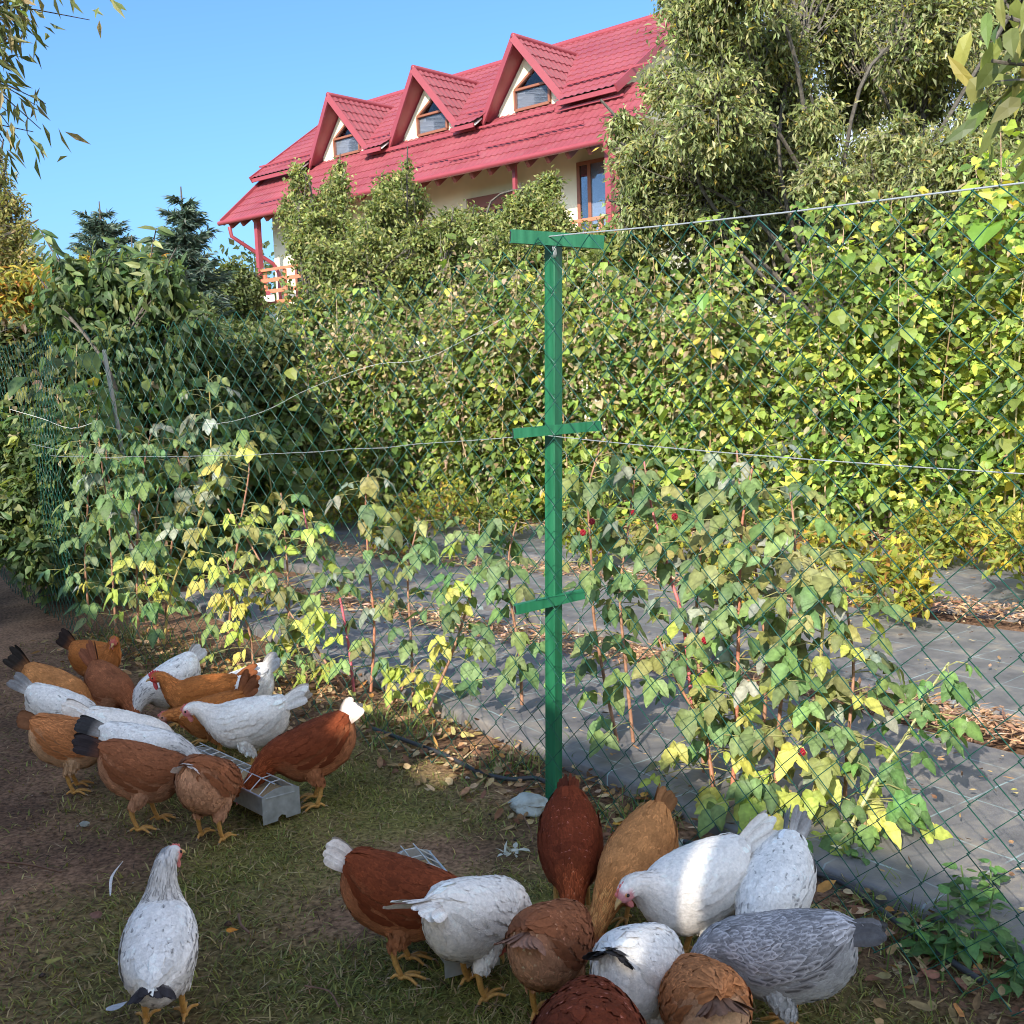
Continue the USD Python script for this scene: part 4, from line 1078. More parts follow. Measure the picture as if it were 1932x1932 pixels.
# low yellowing shrubs along the mulch
LOW = [(.33, .34, .05), (.22, .27, .05), (.50, .38, .05), (.14, .18, .04), (.42, .22, .05)]
for k, (x, y, r, hgt, lb, cw) in enumerate([
    (815, 1010, 85, .42, "golden green low shrub on the mulch left of the green post", [3, 3, 2, 2, .5]), (930, 1030, 60, .38, "small green low shrub close behind the green post on its left", [2, 4, 1, 3, .2]), (640, 1000, 70, .4, "dull low shrub among the canes at left behind the fence", [2, 3, 1, 3, .5]),
    (1110, 1080, 60, .5, "low green shrub just right of the green post", [2, 4, 1, 3, .2]), (1560, 1120, 75, .42, "yellow green low shrub behind the right hand canes", [3, 3, 2, 1, .3]), (1690, 1190, 75, .42, "bright yellow low shrub with orange tips on the near mulch row", [4, 3, 3.5, 1, 1.0]),
    (1850, 1085, 70, .42, "loose yellow green low shrub on the second mulch row at right", [4, 3, 2, 1, .3]), (1950, 1140, 80, .5, "yellow green low shrub cut by the right edge", [4, 3, 2, 1, .3]), (1750, 1080, 60, .4, "small low shrub at the foot of the bean plants", [3, 4, 1, 2, .2]), (1430, 1040, 60, .4, "low shrub in front of the hedge at the middle right", [2, 4, 1, 3, .2]), (1250, 1085, 62, .42, "low green shrub behind the pink right hand cane", [2, 4, 1, 3, .2]), (1360, 1150, 60, .36, "sparse low shrub on the near mulch behind the tall red cane", [3, 4, 2, 2, .4]), (745, 1060, 60, .36, "small dull low shrub behind the reddish canes left of the post", [2, 4, 1, 3, .4])]):
    g = ground(x, y)
    D = g[1]; rr = r * D / FPX
    bl = [(g + [math.cos(a) * rr * .6, math.sin(a) * rr * .6, hgt * (.5 + .3 * (m % 2))], [rr * .5, rr * .5, hgt * .35]) for m, a in enumerate(np.linspace(0, 6, 6))]
    grow("low_shrub", lb, g, .008, bl, 85, 10, .055, .026, LOW, cw, 160 + k, group="low yellowing shrubs along the mulch", droop=.1, cat="shrub", kind=6, spread=.5, fork=.35, wood=(.22, .12, .07), trunk_name="stem")

# ------------------------------------------------------------------ raspberry canes close behind the fence
NL = {"g": [(.15, .235, .085), (.115, .19, .07), (.20, .28, .09)], "y": [(.42, .46, .09), (.33, .40, .075), (.52, .50, .11)], "o": [(.21, .23, .07), (.26, .25, .08), (.16, .175, .058)], "b": [(.125, .235, .062), (.155, .27, .075), (.11, .20, .055)], "p": [(.30, .33, .26), (.24, .27, .20)]}


def cane_plant(label, pth, D0, dD, leaves, seed, stem=(.30, .15, .09), r=.007, mix="gggo", low="y", berries=(), Lm=.10):
    """pth: the cane in the view from its foot up; leaves: how many compound leaves"""
    rg = np.random.default_rng(seed)
    n_ = len(pth)
    pts = [aty(x, y, D0 + dD * i / max(1, n_ - 1)) for i, (x, y) in enumerate(pth)]
    c = curve(pts, 8)
    t = thing("raspberry_cane", label, "raspberry cane", c[0], "raspberry canes along the fence")
    part(t, "cane", tube(c, np.linspace(r, r * .45, len(c)), 7), "cane", col=stem, smooth=True)
    Lc = len(c) - 1
    leaves = int(leaves * 3.7)
    for k in range(leaves):
        u = .08 + .92 * ((k + rg.uniform(0, .8)) / leaves) ** .78
        o = c[int(u * Lc)]
        az = rg.uniform(0, 2 * np.pi) if k % 2 else -np.pi / 2 + rg.normal(0, 1.0)
        out = np.array([math.cos(az), math.sin(az) * .7, 0])
        pl = rg.uniform(.03, .20) * (1.15 - .4 * u)
        tip = o + out * pl + np.array([0, 0, rg.uniform(-.01, .05)])
        part(t, "leaf_stalk", tube(np.array([o, (o + tip) / 2 + [0, 0, .012], tip]), .0017, 4), "cane", col=(.28, .26, .10))
        kind = (low if u < .35 and rg.uniform() < .45 else mix[rg.integers(len(mix))])
        col0 = palette(rg, 1, NL[kind], np.ones(len(NL[kind])), .12)[0]
        sz = Lm * .60 * rg.uniform(.65, 1.3) * (.75 if u > .9 else 1)
        side = np.cross(out, [0, 0, 1.0])
        down = np.array([0, 0, -rg.uniform(.25, 1.0)])
        for m in range(3):
            d = unit(out * (1 if m == 0 else .25) + side * (0, .9, -.9)[m] + down)
            nn = unit(np.array([0, -.1, .6]) + SUN * .5 + out * .7 + rg.normal(0, .25, 3))
            v, f, kf = near_leaf(tip + d * (.022 if m == 0 else .004), d, nn, sz * (1 if m == 0 else .82), sz * (.66 if m == 0 else .54), rg)
            part(t, "leaf", (v, f), "near_leaf", col=np.minimum(col0 * rg.uniform(.82, 1.15) * kf, .8), smooth=True)
    for (x, y, D) in berries:
        b = aty(x, y, D)
        mb = MB()
        for q in range(26):
            z = 1 - 2 * (q + .5) / 26; a = q * 2.4
            mb.add(ico(0, .0036, b + .0085 * np.array([math.sqrt(1 - z * z) * math.cos(a), math.sqrt(1 - z * z) * math.sin(a), z * 1.15])))
        part(t, "berry", mb.get(), "berry_red", smooth=True)


CANES = [
    ("leftmost lit cane, straight and orange at its foot, drooping green leaves at its head", [(219, 1195), (213, 1100), (205, 980), (190, 860), (183, 790)], 5.95, .05, 7, dict(mix="ggpo")),
    ("cane leaning left from a shared foot, with a bright green leaf cluster halfway", [(300, 1212), (270, 1080), (235, 990), (205, 905), (200, 840)], 5.6, .1, 8, dict(mix="gbgg")),
    ("tall cane of the left group whose leafy tip stands highest", [(308, 1215), (330, 1090), (385, 960), (398, 830), (393, 700)], 5.5, .1, 12, dict(mix="ggop", stem=(.36, .27, .08))),
    ("pale cane rising behind the tall one in the left group", [(312, 1205), (316, 1100), (330, 980), (340, 900), (330, 830)], 5.8, .1, 8, dict(mix="gopg")),
    ("brown cane bending right at the left group, with olive leaves", [(430, 1215), (440, 1090), (455, 980), (470, 880), (455, 810)], 5.3, .1, 8, dict(mix="oogy")),
    ("long cane leaning steeply to the left above the brown hens, yellow leaves along it", [(655, 1308), (590, 1215), (530, 1130), (480, 1040), (430, 960)], 4.75, .5, 9, dict(mix="yyog")),
    ("leafy cane with yellow leaves hanging over the fabric edge, left of the pink cane", [(480, 1275), (470, 1190), (440, 1110), (425, 1040)], 5.0, .1, 8, dict(mix="yyyg")),
    ("bright pink bare cane between yellow leaves", [(668, 1305), (655, 1200), (630, 1090), (585, 1010), (572, 960)], 4.7, .2, 6, dict(mix="gyg", stem=(.48, .10, .13))),
    ("straight reddish cane right of the pink one with a dull leafy head", [(700, 1305), (706, 1180), (695, 1060), (690, 950), (695, 890)], 4.7, .2, 9, dict(mix="gopo", stem=(.40, .16, .09))),
    ("short slanting cane with three big yellow leaves near the soil", [(730, 1340), (765, 1290), (790, 1250)], 4.45, .05, 4, dict(mix="y", Lm=.11)),
    ("cane leaning right towards the green post, green and yellow leaves", [(805, 1345), (850, 1240), (880, 1150), (900, 1060), (905, 980)], 4.3, .2, 10, dict(mix="gggy")),
    ("dark green cane right beside the left of the green post", [(985, 1330), (980, 1230), (965, 1140), (960, 1050), (975, 985)], 4.15, .1, 8, dict(mix="gggg", low="g")),
    ("leafy cane directly right of the green post carrying two red berries", [(1165, 1400), (1140, 1280), (1120, 1160), (1115, 1040), (1110, 930), (1130, 850)], 3.85, .15, 13, dict(mix="gggo", low="g", berries=[(1117, 984, 3.75), (1196, 968, 3.75), (1100, 1005, 3.85)])),
    ("pink cane with leaves hiding its foot, red berry beside its top", [(1310, 1380), (1290, 1180), (1265, 1090), (1245, 1010), (1230, 960), (1215, 870)], 3.6, .2, 11, dict(mix="ggop", stem=(.50, .13, .13), berries=[(1273, 975, 3.55), (1330, 1208, 3.4)])),
    ("brown split cane bent to the left near the fabric edge", [(1352, 1535), (1340, 1440), (1325, 1370), (1280, 1290), (1240, 1200)], 3.28, .2, 9, dict(mix="gygg", stem=(.30, .13, .07), r=.008)),
    ("tall straight cane with a red lower half, middle of the right group", [(1380, 1512), (1388, 1400), (1392, 1260), (1395, 1120), (1400, 990), (1420, 880)], 3.32, .12, 15, dict(mix="gogo", stem=(.40, .15, .09), r=.008)),
    ("cane with grey undersides of leaves showing, at the top of the right group", [(1440, 1400), (1445, 1250), (1430, 1100), (1400, 960), (1390, 850)], 3.5, .15, 9, dict(mix="ppgo")),
    ("yellow stemmed cane with drooping bronze leaves and one berry", [(1535, 1565), (1540, 1450), (1545, 1330), (1550, 1220), (1555, 1120), (1530, 1050)], 3.1, .12, 13, dict(mix="oogy", stem=(.40, .32, .10), berries=[(1513, 1419, 3.0)])),
    ("bright green young cane arching to the right over the grey fabric", [(1605, 1560), (1660, 1460), (1715, 1380), (1750, 1310), (1790, 1250)], 3.0, .2, 8, dict(mix="b", low="b", stem=(.38, .38, .16))),
    ("low yellow leaved shoot at the foot of the right group", [(1420, 1530), (1440, 1500), (1470, 1470)], 3.15, .05, 5, dict(mix="ygy")),
    ("low bright shoot of lobed green leaves beside the fabric edge, left of the arching cane", [(1600, 1600), (1620, 1570), (1640, 1545)], 2.95, .02, 4, dict(mix="bby", low="b")),
    ("small bushy green sprig rooted by the orange hens' tail", [(580, 1300), (575, 1255), (560, 1215)], 4.85, .05, 6, dict(mix="bg", low="b", Lm=.06)),
    ("leafy cane left of the pink right hand cane, its head against the hedge", [(1195, 1400), (1180, 1250), (1170, 1120), (1185, 1000), (1200, 880)], 3.75, .15, 9, dict(mix="ggog", low="g")),
    ("upper leafy cane between the pink cane and the tall red one, dull olive leaves", [(1330, 1500), (1320, 1300), (1315, 1120), (1330, 980), (1345, 860)], 3.5, .2, 12, dict(mix="gopo", low="o")),
    ("cane with bronze green leaves right of the tall red one", [(1460, 1540), (1470, 1360), (1490, 1180), (1500, 1030), (1490, 920)], 3.2, .2, 13, dict(mix="googp", low="o")),
    ("rightmost upright cane of the right group, pale leaf undersides at its tip", [(1590, 1570), (1600, 1400), (1610, 1250), (1590, 1100)], 3.15, .15, 9, dict(mix="oogp", low="y")),
    ("dark leafed cane close to the left corner, partly in shade", [(170, 1190), (160, 1050), (165, 930), (150, 830)], 6.1, .1, 9, dict(mix="gg", low="g")),
    ("cane between the leftmost and the tall lit cane, large soft leaves on top", [(262, 1205), (258, 1080), (262, 960), (275, 860), (290, 800)], 5.6, .15, 10, dict(mix="gggp", low="y")),
    ("olive cane behind the long leaning one, bushy near its top", [(540, 1270), (545, 1150), (540, 1040), (530, 930)], 5.0, .15, 9, dict(mix="ogo", low="y")),
    ("cane with drooping leaves between the reddish and the right leaning cane", [(780, 1320), (775, 1200), (770, 1080), (790, 980)], 4.55, .15, 8, dict(mix="gog", low="g")),
]
for k, (lb, pth, D0, dD, nlv, kw) in enumerate(CANES):
    kw.setdefault("Lm", .135 if D0 > 5.2 else .122 if D0 > 4 else .112)
    cane_plant(lb, pth, D0, dD, nlv, 500 + k, **kw)

# nettles in the lower right corner
def nettle(label, spots, seed):
    rg = np.random.default_rng(seed)
    t = thing("nettle_plant", label, "nettle", ground(*spots[0][:2]))
    for (x, y, h) in spots:
        g = ground(x, y)
        tp_ = g + np.array([rg.normal(0, .02), rg.normal(0, .02), h])
        part(t, "stem", tube(np.array([g, tp_]), [.003, .002], 5), "cane", col=(.10, .16, .05))
        m = int(3 + h * 32)
        for q in range(m):
            o = g + (tp_ - g) * (.25 + .78 * q / m)
            for sg in (0, np.pi):
                a = q * 1.57 + sg + rg.normal(0, .25)
                d = np.array([math.cos(a), math.sin(a), rg.normal(-.05, .2)])
                L = .052 * rg.uniform(.7, 1.2) * (1.05 - .5 * q / m)
                v, f, kf = near_leaf(o + unit(d) * .012, d, np.array([0, 0, 1.0]) + rg.normal(0, .2, 3), L, L * .72, rg)
                part(t, "leaf", (v, f), "near_leaf", col=palette(rg, 1, [(.095, .20, .055), (.07, .15, .04), (.13, .24, .06)], [3, 2, 1])[0] * kf, smooth=True)


nettle("nettle patch against the fabric edge at lower right", [(1790, 1765, .10), (1830, 1730, .13), (1860, 1760, .12), (1770, 1800, .08), (1810, 1815, .09), (1850, 1810, .08), (1870, 1700, .10), (1890, 1790, .07), (1740, 1790, .07)], 71)
nettle("smaller nettle cut by the right edge at the bottom corner", [(1930, 1840, .09), (1950, 1870, .10), (1910, 1870, .06)], 72)
nettle("small leafy weed by the soil under the canes at right", [(1610, 1640, .06), (1640, 1650, .05), (1590, 1625, .05)], 73)

# branches of two trees that stand outside the picture
grow("willow_tree", "tree outside the left edge whose narrow hanging leaves dip into the top left corner", (-3.6, 3.9, 0), .05,
     [(aty(0, -10, 4.6), np.array([.06, .15, .08])), (aty(-30, 40, 4.6), np.array([.05, .15, .07])), (aty(40, -2, 4.6), np.array([.04, .08, .06])), (aty(-8, 85, 4.6), np.array([.012, .04, .03])), (aty(-190, -70, 4.5), .28), (aty(-260, 0, 4.4), .8), (np.array([-3.9, 4.1, 3.9]), .9)], 620, 13, .085, .019, [(.20, .23, .09), (.28, .27, .12), (.36, .30, .16), (.13, .15, .06)], [4, 3, 2, 2], 181, droop=1.3, kind=2, up=.2, fork=.6, limb=.08, over=.02)
grow("cherry_tree", "tree outside the right edge whose large pale drooping leaves hang into the top right corner", (2.9, 3.2, 0), .045,
     [(aty(1905, 120, 3.1), np.array([.06, .1, .15])), (aty(1925, 40, 3.1), np.array([.09, .1, .12])), (aty(1960, 160, 3.1), .12), (aty(2080, 60, 3.1), .35), (np.array([2.8, 3.2, 3.2]), .7)], 110, 6, .105, .042, [(.15, .18, .05), (.24, .25, .07), (.34, .30, .08), (.09, .12, .035)], [4, 3, 1.5, 2], 182, droop=1.6, kind=6, up=.15, fork=.6, limb=.05, over=.02)


# ------------------------------------------------------------------ hens
FEED_Z = .055


class Loft:
    """a hen's body, neck and head as one skin along a spine"""
    def __init__(self, pitch, head, hdir, plump=1.0, tail_up=0.0):
        sec = np.array([  # x, z, above, below, half width
            [-.205, .292, .014, .016, .016], [-.180, .287, .038, .050, .045], [-.135, .272, .062, .088, .076], [-.070, .255, .078, .112, .096],
            [.000, .248, .083, .115, .101], [.062, .250, .080, .106, .094], [.112, .262, .070, .084, .078]])
        sec[:, 0] *= .88; sec[:, 2:] *= 1.05
        x, z = sec[:, 0].copy(), sec[:, 1].copy()
        ca, sa = math.cos(pitch), math.sin(pitch)
        pz = .21
        z = z - .016; sec[:, 3] *= 1.06
        c = np.stack([x * ca + (z - pz) * sa, 0 * x, pz + (z - pz) * ca - x * sa], 1)
        d0 = np.array([math.cos(-pitch + .35), 0, math.sin(-pitch + .35)])
        h, hd = np.asarray(head, float), unit(hdir)
        P0, P3 = c[-1], h - hd * .012
        ln = np.linalg.norm(P3 - P0)
        P1, P2 = P0 + d0 * ln * .42, P3 - unit(hd * .35 + unit(P3 - P0) * .8) * ln * .35
        tt = np.array([.25, .5, .75, 1.0])[:, None]
        nk = (1 - tt) ** 3 * P0 + 3 * (1 - tt) ** 2 * tt * P1 + 3 * (1 - tt) * tt ** 2 * P2 + tt ** 3 * P3
        hdp = np.array([h + hd * .012, h + hd * .030, h + hd * .044])
        ctr = np.vstack([c, nk, hdp])
        up_ = np.concatenate([sec[:, 2], [.054, .040, .031, .027], [.0265, .020, .007]])
        dn_ = np.concatenate([sec[:, 3], [.066, .048, .034, .026], [.025, .018, .007]])
        wd_ = np.concatenate([sec[:, 4], [.058, .042, .032, .026], [.0235, .017, .006]])
        dn_[:7] *= plump; wd_[:9] *= plump * .93; up_[:7] *= (1 + plump) / 2
        s = np.concatenate([[0], np.cumsum(np.linalg.norm(np.diff(ctr, axis=0), axis=1))]); s /= s[-1]
        self.u_neck, self.u_head = s[7], s[10]
        from scipy.interpolate import PchipInterpolator
        nu, nv = 56, 28
        self.u = np.linspace(0, 1, nu)
        f = lambda y: PchipInterpolator(s, y, axis=0)(self.u)
        C, a, b, w = f(ctr), f(up_), f(dn_), f(wd_)
        from scipy.ndimage import gaussian_filter1d
        C = gaussian_filter1d(C, 1.2, axis=0, mode="nearest")
        t = unit(np.gradient(C, axis=0))
        side = np.tile([0, 1.0, 0], (nu, 1)); side = unit(side - (side * t).sum(1, keepdims=True) * t)
        nrm = np.cross(t, side)
        v = np.arange(nv) * 2 * np.pi / nv
        cv, sv = np.cos(v), np.sin(v)
        amp = np.where(cv[None] > 0, a[:, None], b[:, None])
        self.R = C[:, None] + nrm[:, None] * (amp * cv[None])[..., None] + side[:, None] * (w[:, None] * sv[None])[..., None]
        self.C, self.t, self.nrm, self.side, self.nu, self.nv = C, t, nrm, side, nu, nv
        self.tail, self.tail_t, self.tail_n = C[1], -t[2], nrm[2]
        self.head, self.hd = h, hd
        self.hs = side[-4]; self.hn = nrm[-4]
        self.pitchm = (ca, sa, pz)

    def at(self, u, v):
        iu = np.clip(u, 0, 1) * (self.nu - 1); i = np.clip(iu.astype(int), 0, self.nu - 2); fu = (iu - i)[:, None]
        jv = (v / (2 * np.pi) % 1) * self.nv; j = jv.astype(int) % self.nv; fv = (jv - np.floor(jv))[:, None]; j2 = (j + 1) % self.nv
        R = self.R
        return (R[i, j] * (1 - fv) + R[i, j2] * fv) * (1 - fu) + (R[i + 1, j] * (1 - fv) + R[i + 1, j2] * fv) * fu

    def frame(self, u, v):
        e = .012
        p = self.at(u, v)
        tu = unit(self.at(np.minimum(u + e, 1), v) - self.at(np.maximum(u - e, 0), v)); tv = unit(self.at(u, v + .05) - self.at(u, v - .05))
        n = unit(np.cross(tv, tu))
        c = self.C[np.clip((u * (self.nu - 1)).astype(int), 0, self.nu - 1)]
        n = np.where(((p - c) * n).sum(1, keepdims=True) < 0, -n, n)
        return p, tu, tv, n

    def skin(self):
        V = self.R.reshape(-1, 3); k = len(V)
        i, j = np.meshgrid(np.arange(self.nu - 1), np.arange(self.nv), indexing="ij")
        j2 = (j + 1) % self.nv
        a, b, c, d = i * self.nv + j, i * self.nv + j2, (i + 1) * self.nv + j2, (i + 1) * self.nv + j
        f = np.vstack([np.stack([a, d, c], -1).reshape(-1, 3), np.stack([a, c, b], -1).reshape(-1, 3)])
        V = np.vstack([V, self.C[:1], self.C[-1:]])
        jj = np.arange(self.nv); e = (self.nu - 1) * self.nv
        f = np.vstack([f, np.stack([jj, (jj + 1) % self.nv, np.full(self.nv, k)], 1), np.stack([e + jj, np.full(self.nv, k + 1), e + (jj + 1) % self.nv], 1)])
        return V, f


def feathers(lf, u, v, ln, wd, lift, rg, c_mid, c_edge, c_base=None, c_tip=None):
    """feathers lying on the skin, tips towards the tail; colours n x 3"""
    n = len(u)
    P, tu, tv, N = lf.frame(u, v)
    Lt = np.linalg.norm(lf.at(np.minimum(u + .02, 1), v) - lf.at(np.maximum(u - .02, 0), v), axis=1) / np.maximum(np.minimum(u + .02, 1) - np.maximum(u - .02, 0), 1e-6)
    du = ln / np.maximum(Lt, .25); tw = rg.normal(0, .06, n)

    def pt(fr, h):
        uu = u - du * fr
        p = lf.at(np.maximum(uu, 0), v + tw * fr)
        over = np.maximum(-uu, 0)[:, None] * Lt[:, None]
        return p - tu * over + N * np.asarray(h)[:, None]
    z = np.zeros(n)
    B = pt(0, z + .0005); M1 = pt(.38, lift * .6 + .0012); M2 = pt(.76, lift * .9 + .0014); Tp = pt(1.0, lift)
    w = wd[:, None] * tv
    V = np.stack([B, M1 + w * .46 - N * .0008, M1, M1 - w * .46 - N * .0008, M2 + w * .40 - N * .0008, M2, M2 - w * .40 - N * .0008, Tp], 1)
    f = np.array([[0, 1, 2], [0, 2, 3], [1, 4, 5], [1, 5, 2], [2, 5, 6], [2, 6, 3], [4, 7, 5], [5, 7, 6]])
    F = (np.arange(n)[:, None, None] * 8 + f[None]).reshape(-1, 3)
    if c_base is None:
        c_base = c_mid
    c_tip = c_edge if c_tip is None else c_tip
    Cc = np.stack([c_base, c_edge, c_mid, c_edge, c_edge, c_mid, c_edge, c_tip], 1)
    sn = np.stack([N, unit(N + tv * .05), N, unit(N - tv * .05), unit(N + tv * .06 - tu * .02), unit(N - tu * .02), unit(N - tv * .06 - tu * .02), unit(N - tu * .06)], 1)
    return V.reshape(-1, 3), F, Cc.reshape(-1, 3), sn.reshape(-1, 3)


PLUM = {  # back, belly, neck, edge factor, tail, spots
    "darkred": dict(back=(.135, .027, .010), belly=(.24, .075, .032), neck=(.18, .038, .012), edge=1.18, tail=(.14, .035, .018)),
    "red": dict(back=(.165, .038, .014), belly=(.36, .135, .060), neck=(.18, .042, .014), edge=1.18, tail=(.74, .66, .60)),
    "brown": dict(back=(.235, .082, .036), belly=(.46, .23, .13), neck=(.22, .072, .03), edge=1.18, tail=(.24, .09, .05)),
    "orange": dict(back=(.36, .118, .030), belly=(.40, .15, .05), neck=(.36, .12, .034), edge=1.18, tail=(.20, .07, .03)),
    "gold": dict(back=(.43, .18, .062), belly=(.54, .27, .12), neck=(.38, .15, .048), edge=1.18, tail=(.42, .19, .07)),
    "white": dict(back=(.84, .77, .70), belly=(.80, .72, .65), neck=(.84, .76, .69), edge=1.0, tail=(.84, .78, .72)),
    "speckled": dict(back=(.80, .755, .71), belly=(.77, .71, .66), neck=(.64, .60, .57), edge=1.0, tail=(.55, .53, .51)),
    "grey": dict(back=(.19, .175, .175), belly=(.42, .40, .39), neck=(.24, .23, .235), edge=3.4, tail=(.085, .08, .085)),
    "laced": dict(back=(.33, .125, .046), belly=(.54, .33, .19), neck=(.31, .12, .042), edge=1.9, tail=(.30, .14, .07)),
}


def hen(label, px, yaw, kind, pitch=.25, head=(.25, 0, .10), hdir=(.5, 0, -.85), scale=1.0, tail=None, tail_len=.12, tail_el=.75, step=.0, seed=0, nf=1500, zc=.205, plump=1.0, tailn=9, extra=None, flat=False, group="hens feeding in the yard", comb=.35, at_=None, headcol=None):
    rg = np.random.default_rng(1000 + seed)
    scale *= .80
    k = PLUM[kind]
    back, belly, neck = (np.array(k[q]) for q in ("back", "belly", "neck"))
    tailc = np.array(tail if tail is not None else k["tail"])
    lf = Loft(pitch, head, hdir, plump)
    g = ground(px[0], px[1], zc * scale) if at_ is None else np.array([*at_, 0.])
    base = np.array([g[0], g[1], -0.012])
    ya = math.radians(yaw)
    Rm = np.array([[math.cos(ya), -math.sin(ya), 0], [math.sin(ya), math.cos(ya), 0], [0, 0, 1.0]])
    tf = lambda V: (np.asarray(V) * scale) @ Rm.T + base
    rn = lambda N: np.asarray(N) @ Rm.T
    t = thing("hen", label, "hen", base, group)

    def colour(u, v, p):
        w = np.clip(-np.cos(v) * 1.1 + .15, 0, 1)[:, None] * (u < lf.u_neck + .05)[:, None]
        c = back * (1 - w) + belly * w
        wn = np.clip((u - lf.u_neck + .06) / .12, 0, 1)[:, None]
        c = c * (1 - wn) + neck * wn
        return c
    # skin
    V, F = lf.skin()
    uu = np.concatenate([np.repeat(lf.u, lf.nv), [0, 1]]); vv = np.concatenate([np.tile(np.arange(lf.nv) * 2 * np.pi / lf.nv, lf.nu), [0, 0]])
    lump = meshkit.fbm(V * 22 + seed * 3.1, 3, seed)
    c = colour(uu, vv, V) * (.85 + .3 * lump[:, None])
    hc = np.array(headcol if headcol is not None else (.50, .13, .10))
    du_h = np.clip((uu - (lf.u_head + .015)) / .03, 0, 1)
    crown = np.clip(np.cos(vv) * 2.2 - .5, 0, 1) * np.clip((lf.u_head + .085 - uu) / .03, 0, 1)
    fmask = (du_h * (1 - crown))[:, None]
    c = c * (1 - fmask) + hc * fmask
    # thighs join the skin
    mb = MB().add((V * 1.0, F), c)
    legs = []
    ca, sa, pz = lf.pitchm
    for sg in (-1, 1):
        hipx = -.012 + sg * step * .5
        th = curve([[0.0, sg * .042, .20], [.010 + hipx * .4, sg * .046, .140], [hipx - .012, sg * .050, .088]], 6)
        tv_, tf_ = tube(th, np.interp(np.linspace(0, 1, len(th)), [0, .45, .8, 1], [.046, .043, .027, .014]) * (.9 + .1 * plump), 14)
        mb.add((tv_, tf_), belly * (.85 + .3 * meshkit.fbm(tv_ * 25, 2, seed)[:, None]))
        hock = th[-1]
        foot_ = np.array([hipx + .012, sg * .052, .008])
        legs.append((th, hock, foot_))
    Vv, Ff = mb.get()
    tm = trimesh.Trimesh(Vv, Ff, process=False)
    part(t, "body", (tf(Vv), Ff), "feather", col=mb.cols(), smooth=True)
    # plumage
    n = nf
    u = rg.uniform(.03, lf.u_head + .05, n * 3); v = rg.uniform(0, 2 * np.pi, n * 3)
    rad = np.linalg.norm(lf.at(u, v) - lf.C[(u * (lf.nu - 1)).astype(int)], axis=1)
    sel = rg.uniform(0, .115, n * 3) < rad + .012
    u, v = u[sel][:n], v[sel][:n]; n = len(u)
    p = lf.at(u, v)
    wn = np.clip((u - lf.u_neck + .04) / .16, 0, 1)
    ln = (.030 * (1 - wn) + .026 * wn) * rg.uniform(.8, 1.25, n); wd = (.0165 * (1 - wn) + .0065 * wn) * rg.uniform(.8, 1.2, n)
    c = colour(u, v, p) * (1 + rg.normal(0, .03 if kind == "white" else .06, (n, 1))) * ((.90 + .20 * meshkit.fbm(p * 16 + seed, 2, seed)[:, None]) if kind in ("white", "speckled") else (.62 + .76 * meshkit.fbm(p * 14 + seed, 3, seed)[:, None]))
    ed = c * (1 + (k["edge"] - 1) * rg.uniform(.2, 1.0, (n, 1)))
    if kind not in ("white", "speckled", "grey"):
        ed = ed * (1 + .75 * np.clip((wn - .25) * 2, 0, 1))[:, None] * rg.choice([.85, 1.0, 1.3], (n, 1))
    cm = c.copy(); tipc = ed.copy()
    if kind == "speckled":
        sp_ = rg.uniform(0, 1, n) < np.where(wn > .3, .50, .07) * np.where(np.cos(v) > -.2, 1, .25)
        nk_ = sp_ & (wn > .3); cm[nk_] *= rg.uniform(.2, .5, (nk_.sum(), 1))
        bd_ = sp_ & (wn <= .3); tipc[bd_] *= .06; s2 = bd_ & (rg.uniform(0, 1, n) < .3); cm[s2] *= .35
    if kind in ("laced", "grey"):
        bl = np.clip(np.cos(v) * 1.2 + .5, 0.15, 1)[:, None]
        ed = c + (ed - c) * bl; tipc = ed.copy()
    if extra == "spots":
        sp_ = rg.uniform(0, 1, n) < .10; tipc[sp_] = np.minimum(ed[sp_] * 2.6 + .10, .8)
    ed = np.minimum(ed, .86); cm = np.minimum(cm, .86)
    fv, fF, fc, fn = feathers(lf, u, v, ln, wd, .0012 + .0020 * rg.uniform(0, 1, n) + .005 * np.clip(-np.cos(v) - .2, 0, 1) * rg.uniform(0, 1, n), rg, cm, ed, c_tip=np.minimum(tipc, .86))
    part(t, "plumage", (tf(fv), fF), "feather", col=fc, normals=rn(fn), kind="stuff")
    # thigh and belly fluff
    fl = []
    for th, hock, ft in legs:
        m = 110
        s_ = rg.uniform(.3, .92, m); a = rg.uniform(0, 6.28, m)
        ix = s_ * (len(th) - 1); i0 = np.minimum(ix.astype(int), len(th) - 2)
        o = th[i0] + (th[i0 + 1] - th[i0]) * (ix - i0)[:, None]
        rr = np.interp(s_, [0, .45, .8, 1], [.045, .042, .026, .014])
        on = np.stack([np.cos(a), np.sin(a), 0 * a], 1)
        fl.append((o + on * rr[:, None], unit(on * .06 + [0, 0, -1.0]), on))
    Pq, Dq, Nq = (np.vstack([q[i] for q in fl]) for i in range(3))
    m = len(Pq)
    v_, f_, c_ = leaf_cards(Pq, Dq, Nq, rg.uniform(.016, .024, m), .014, np.minimum(belly * (1 + rg.normal(0, .12, (m, 1))), .85), 6, .1)
    part(t, "thigh_plumage", (tf(v_), f_), "feather", col=c_, kind="stuff")
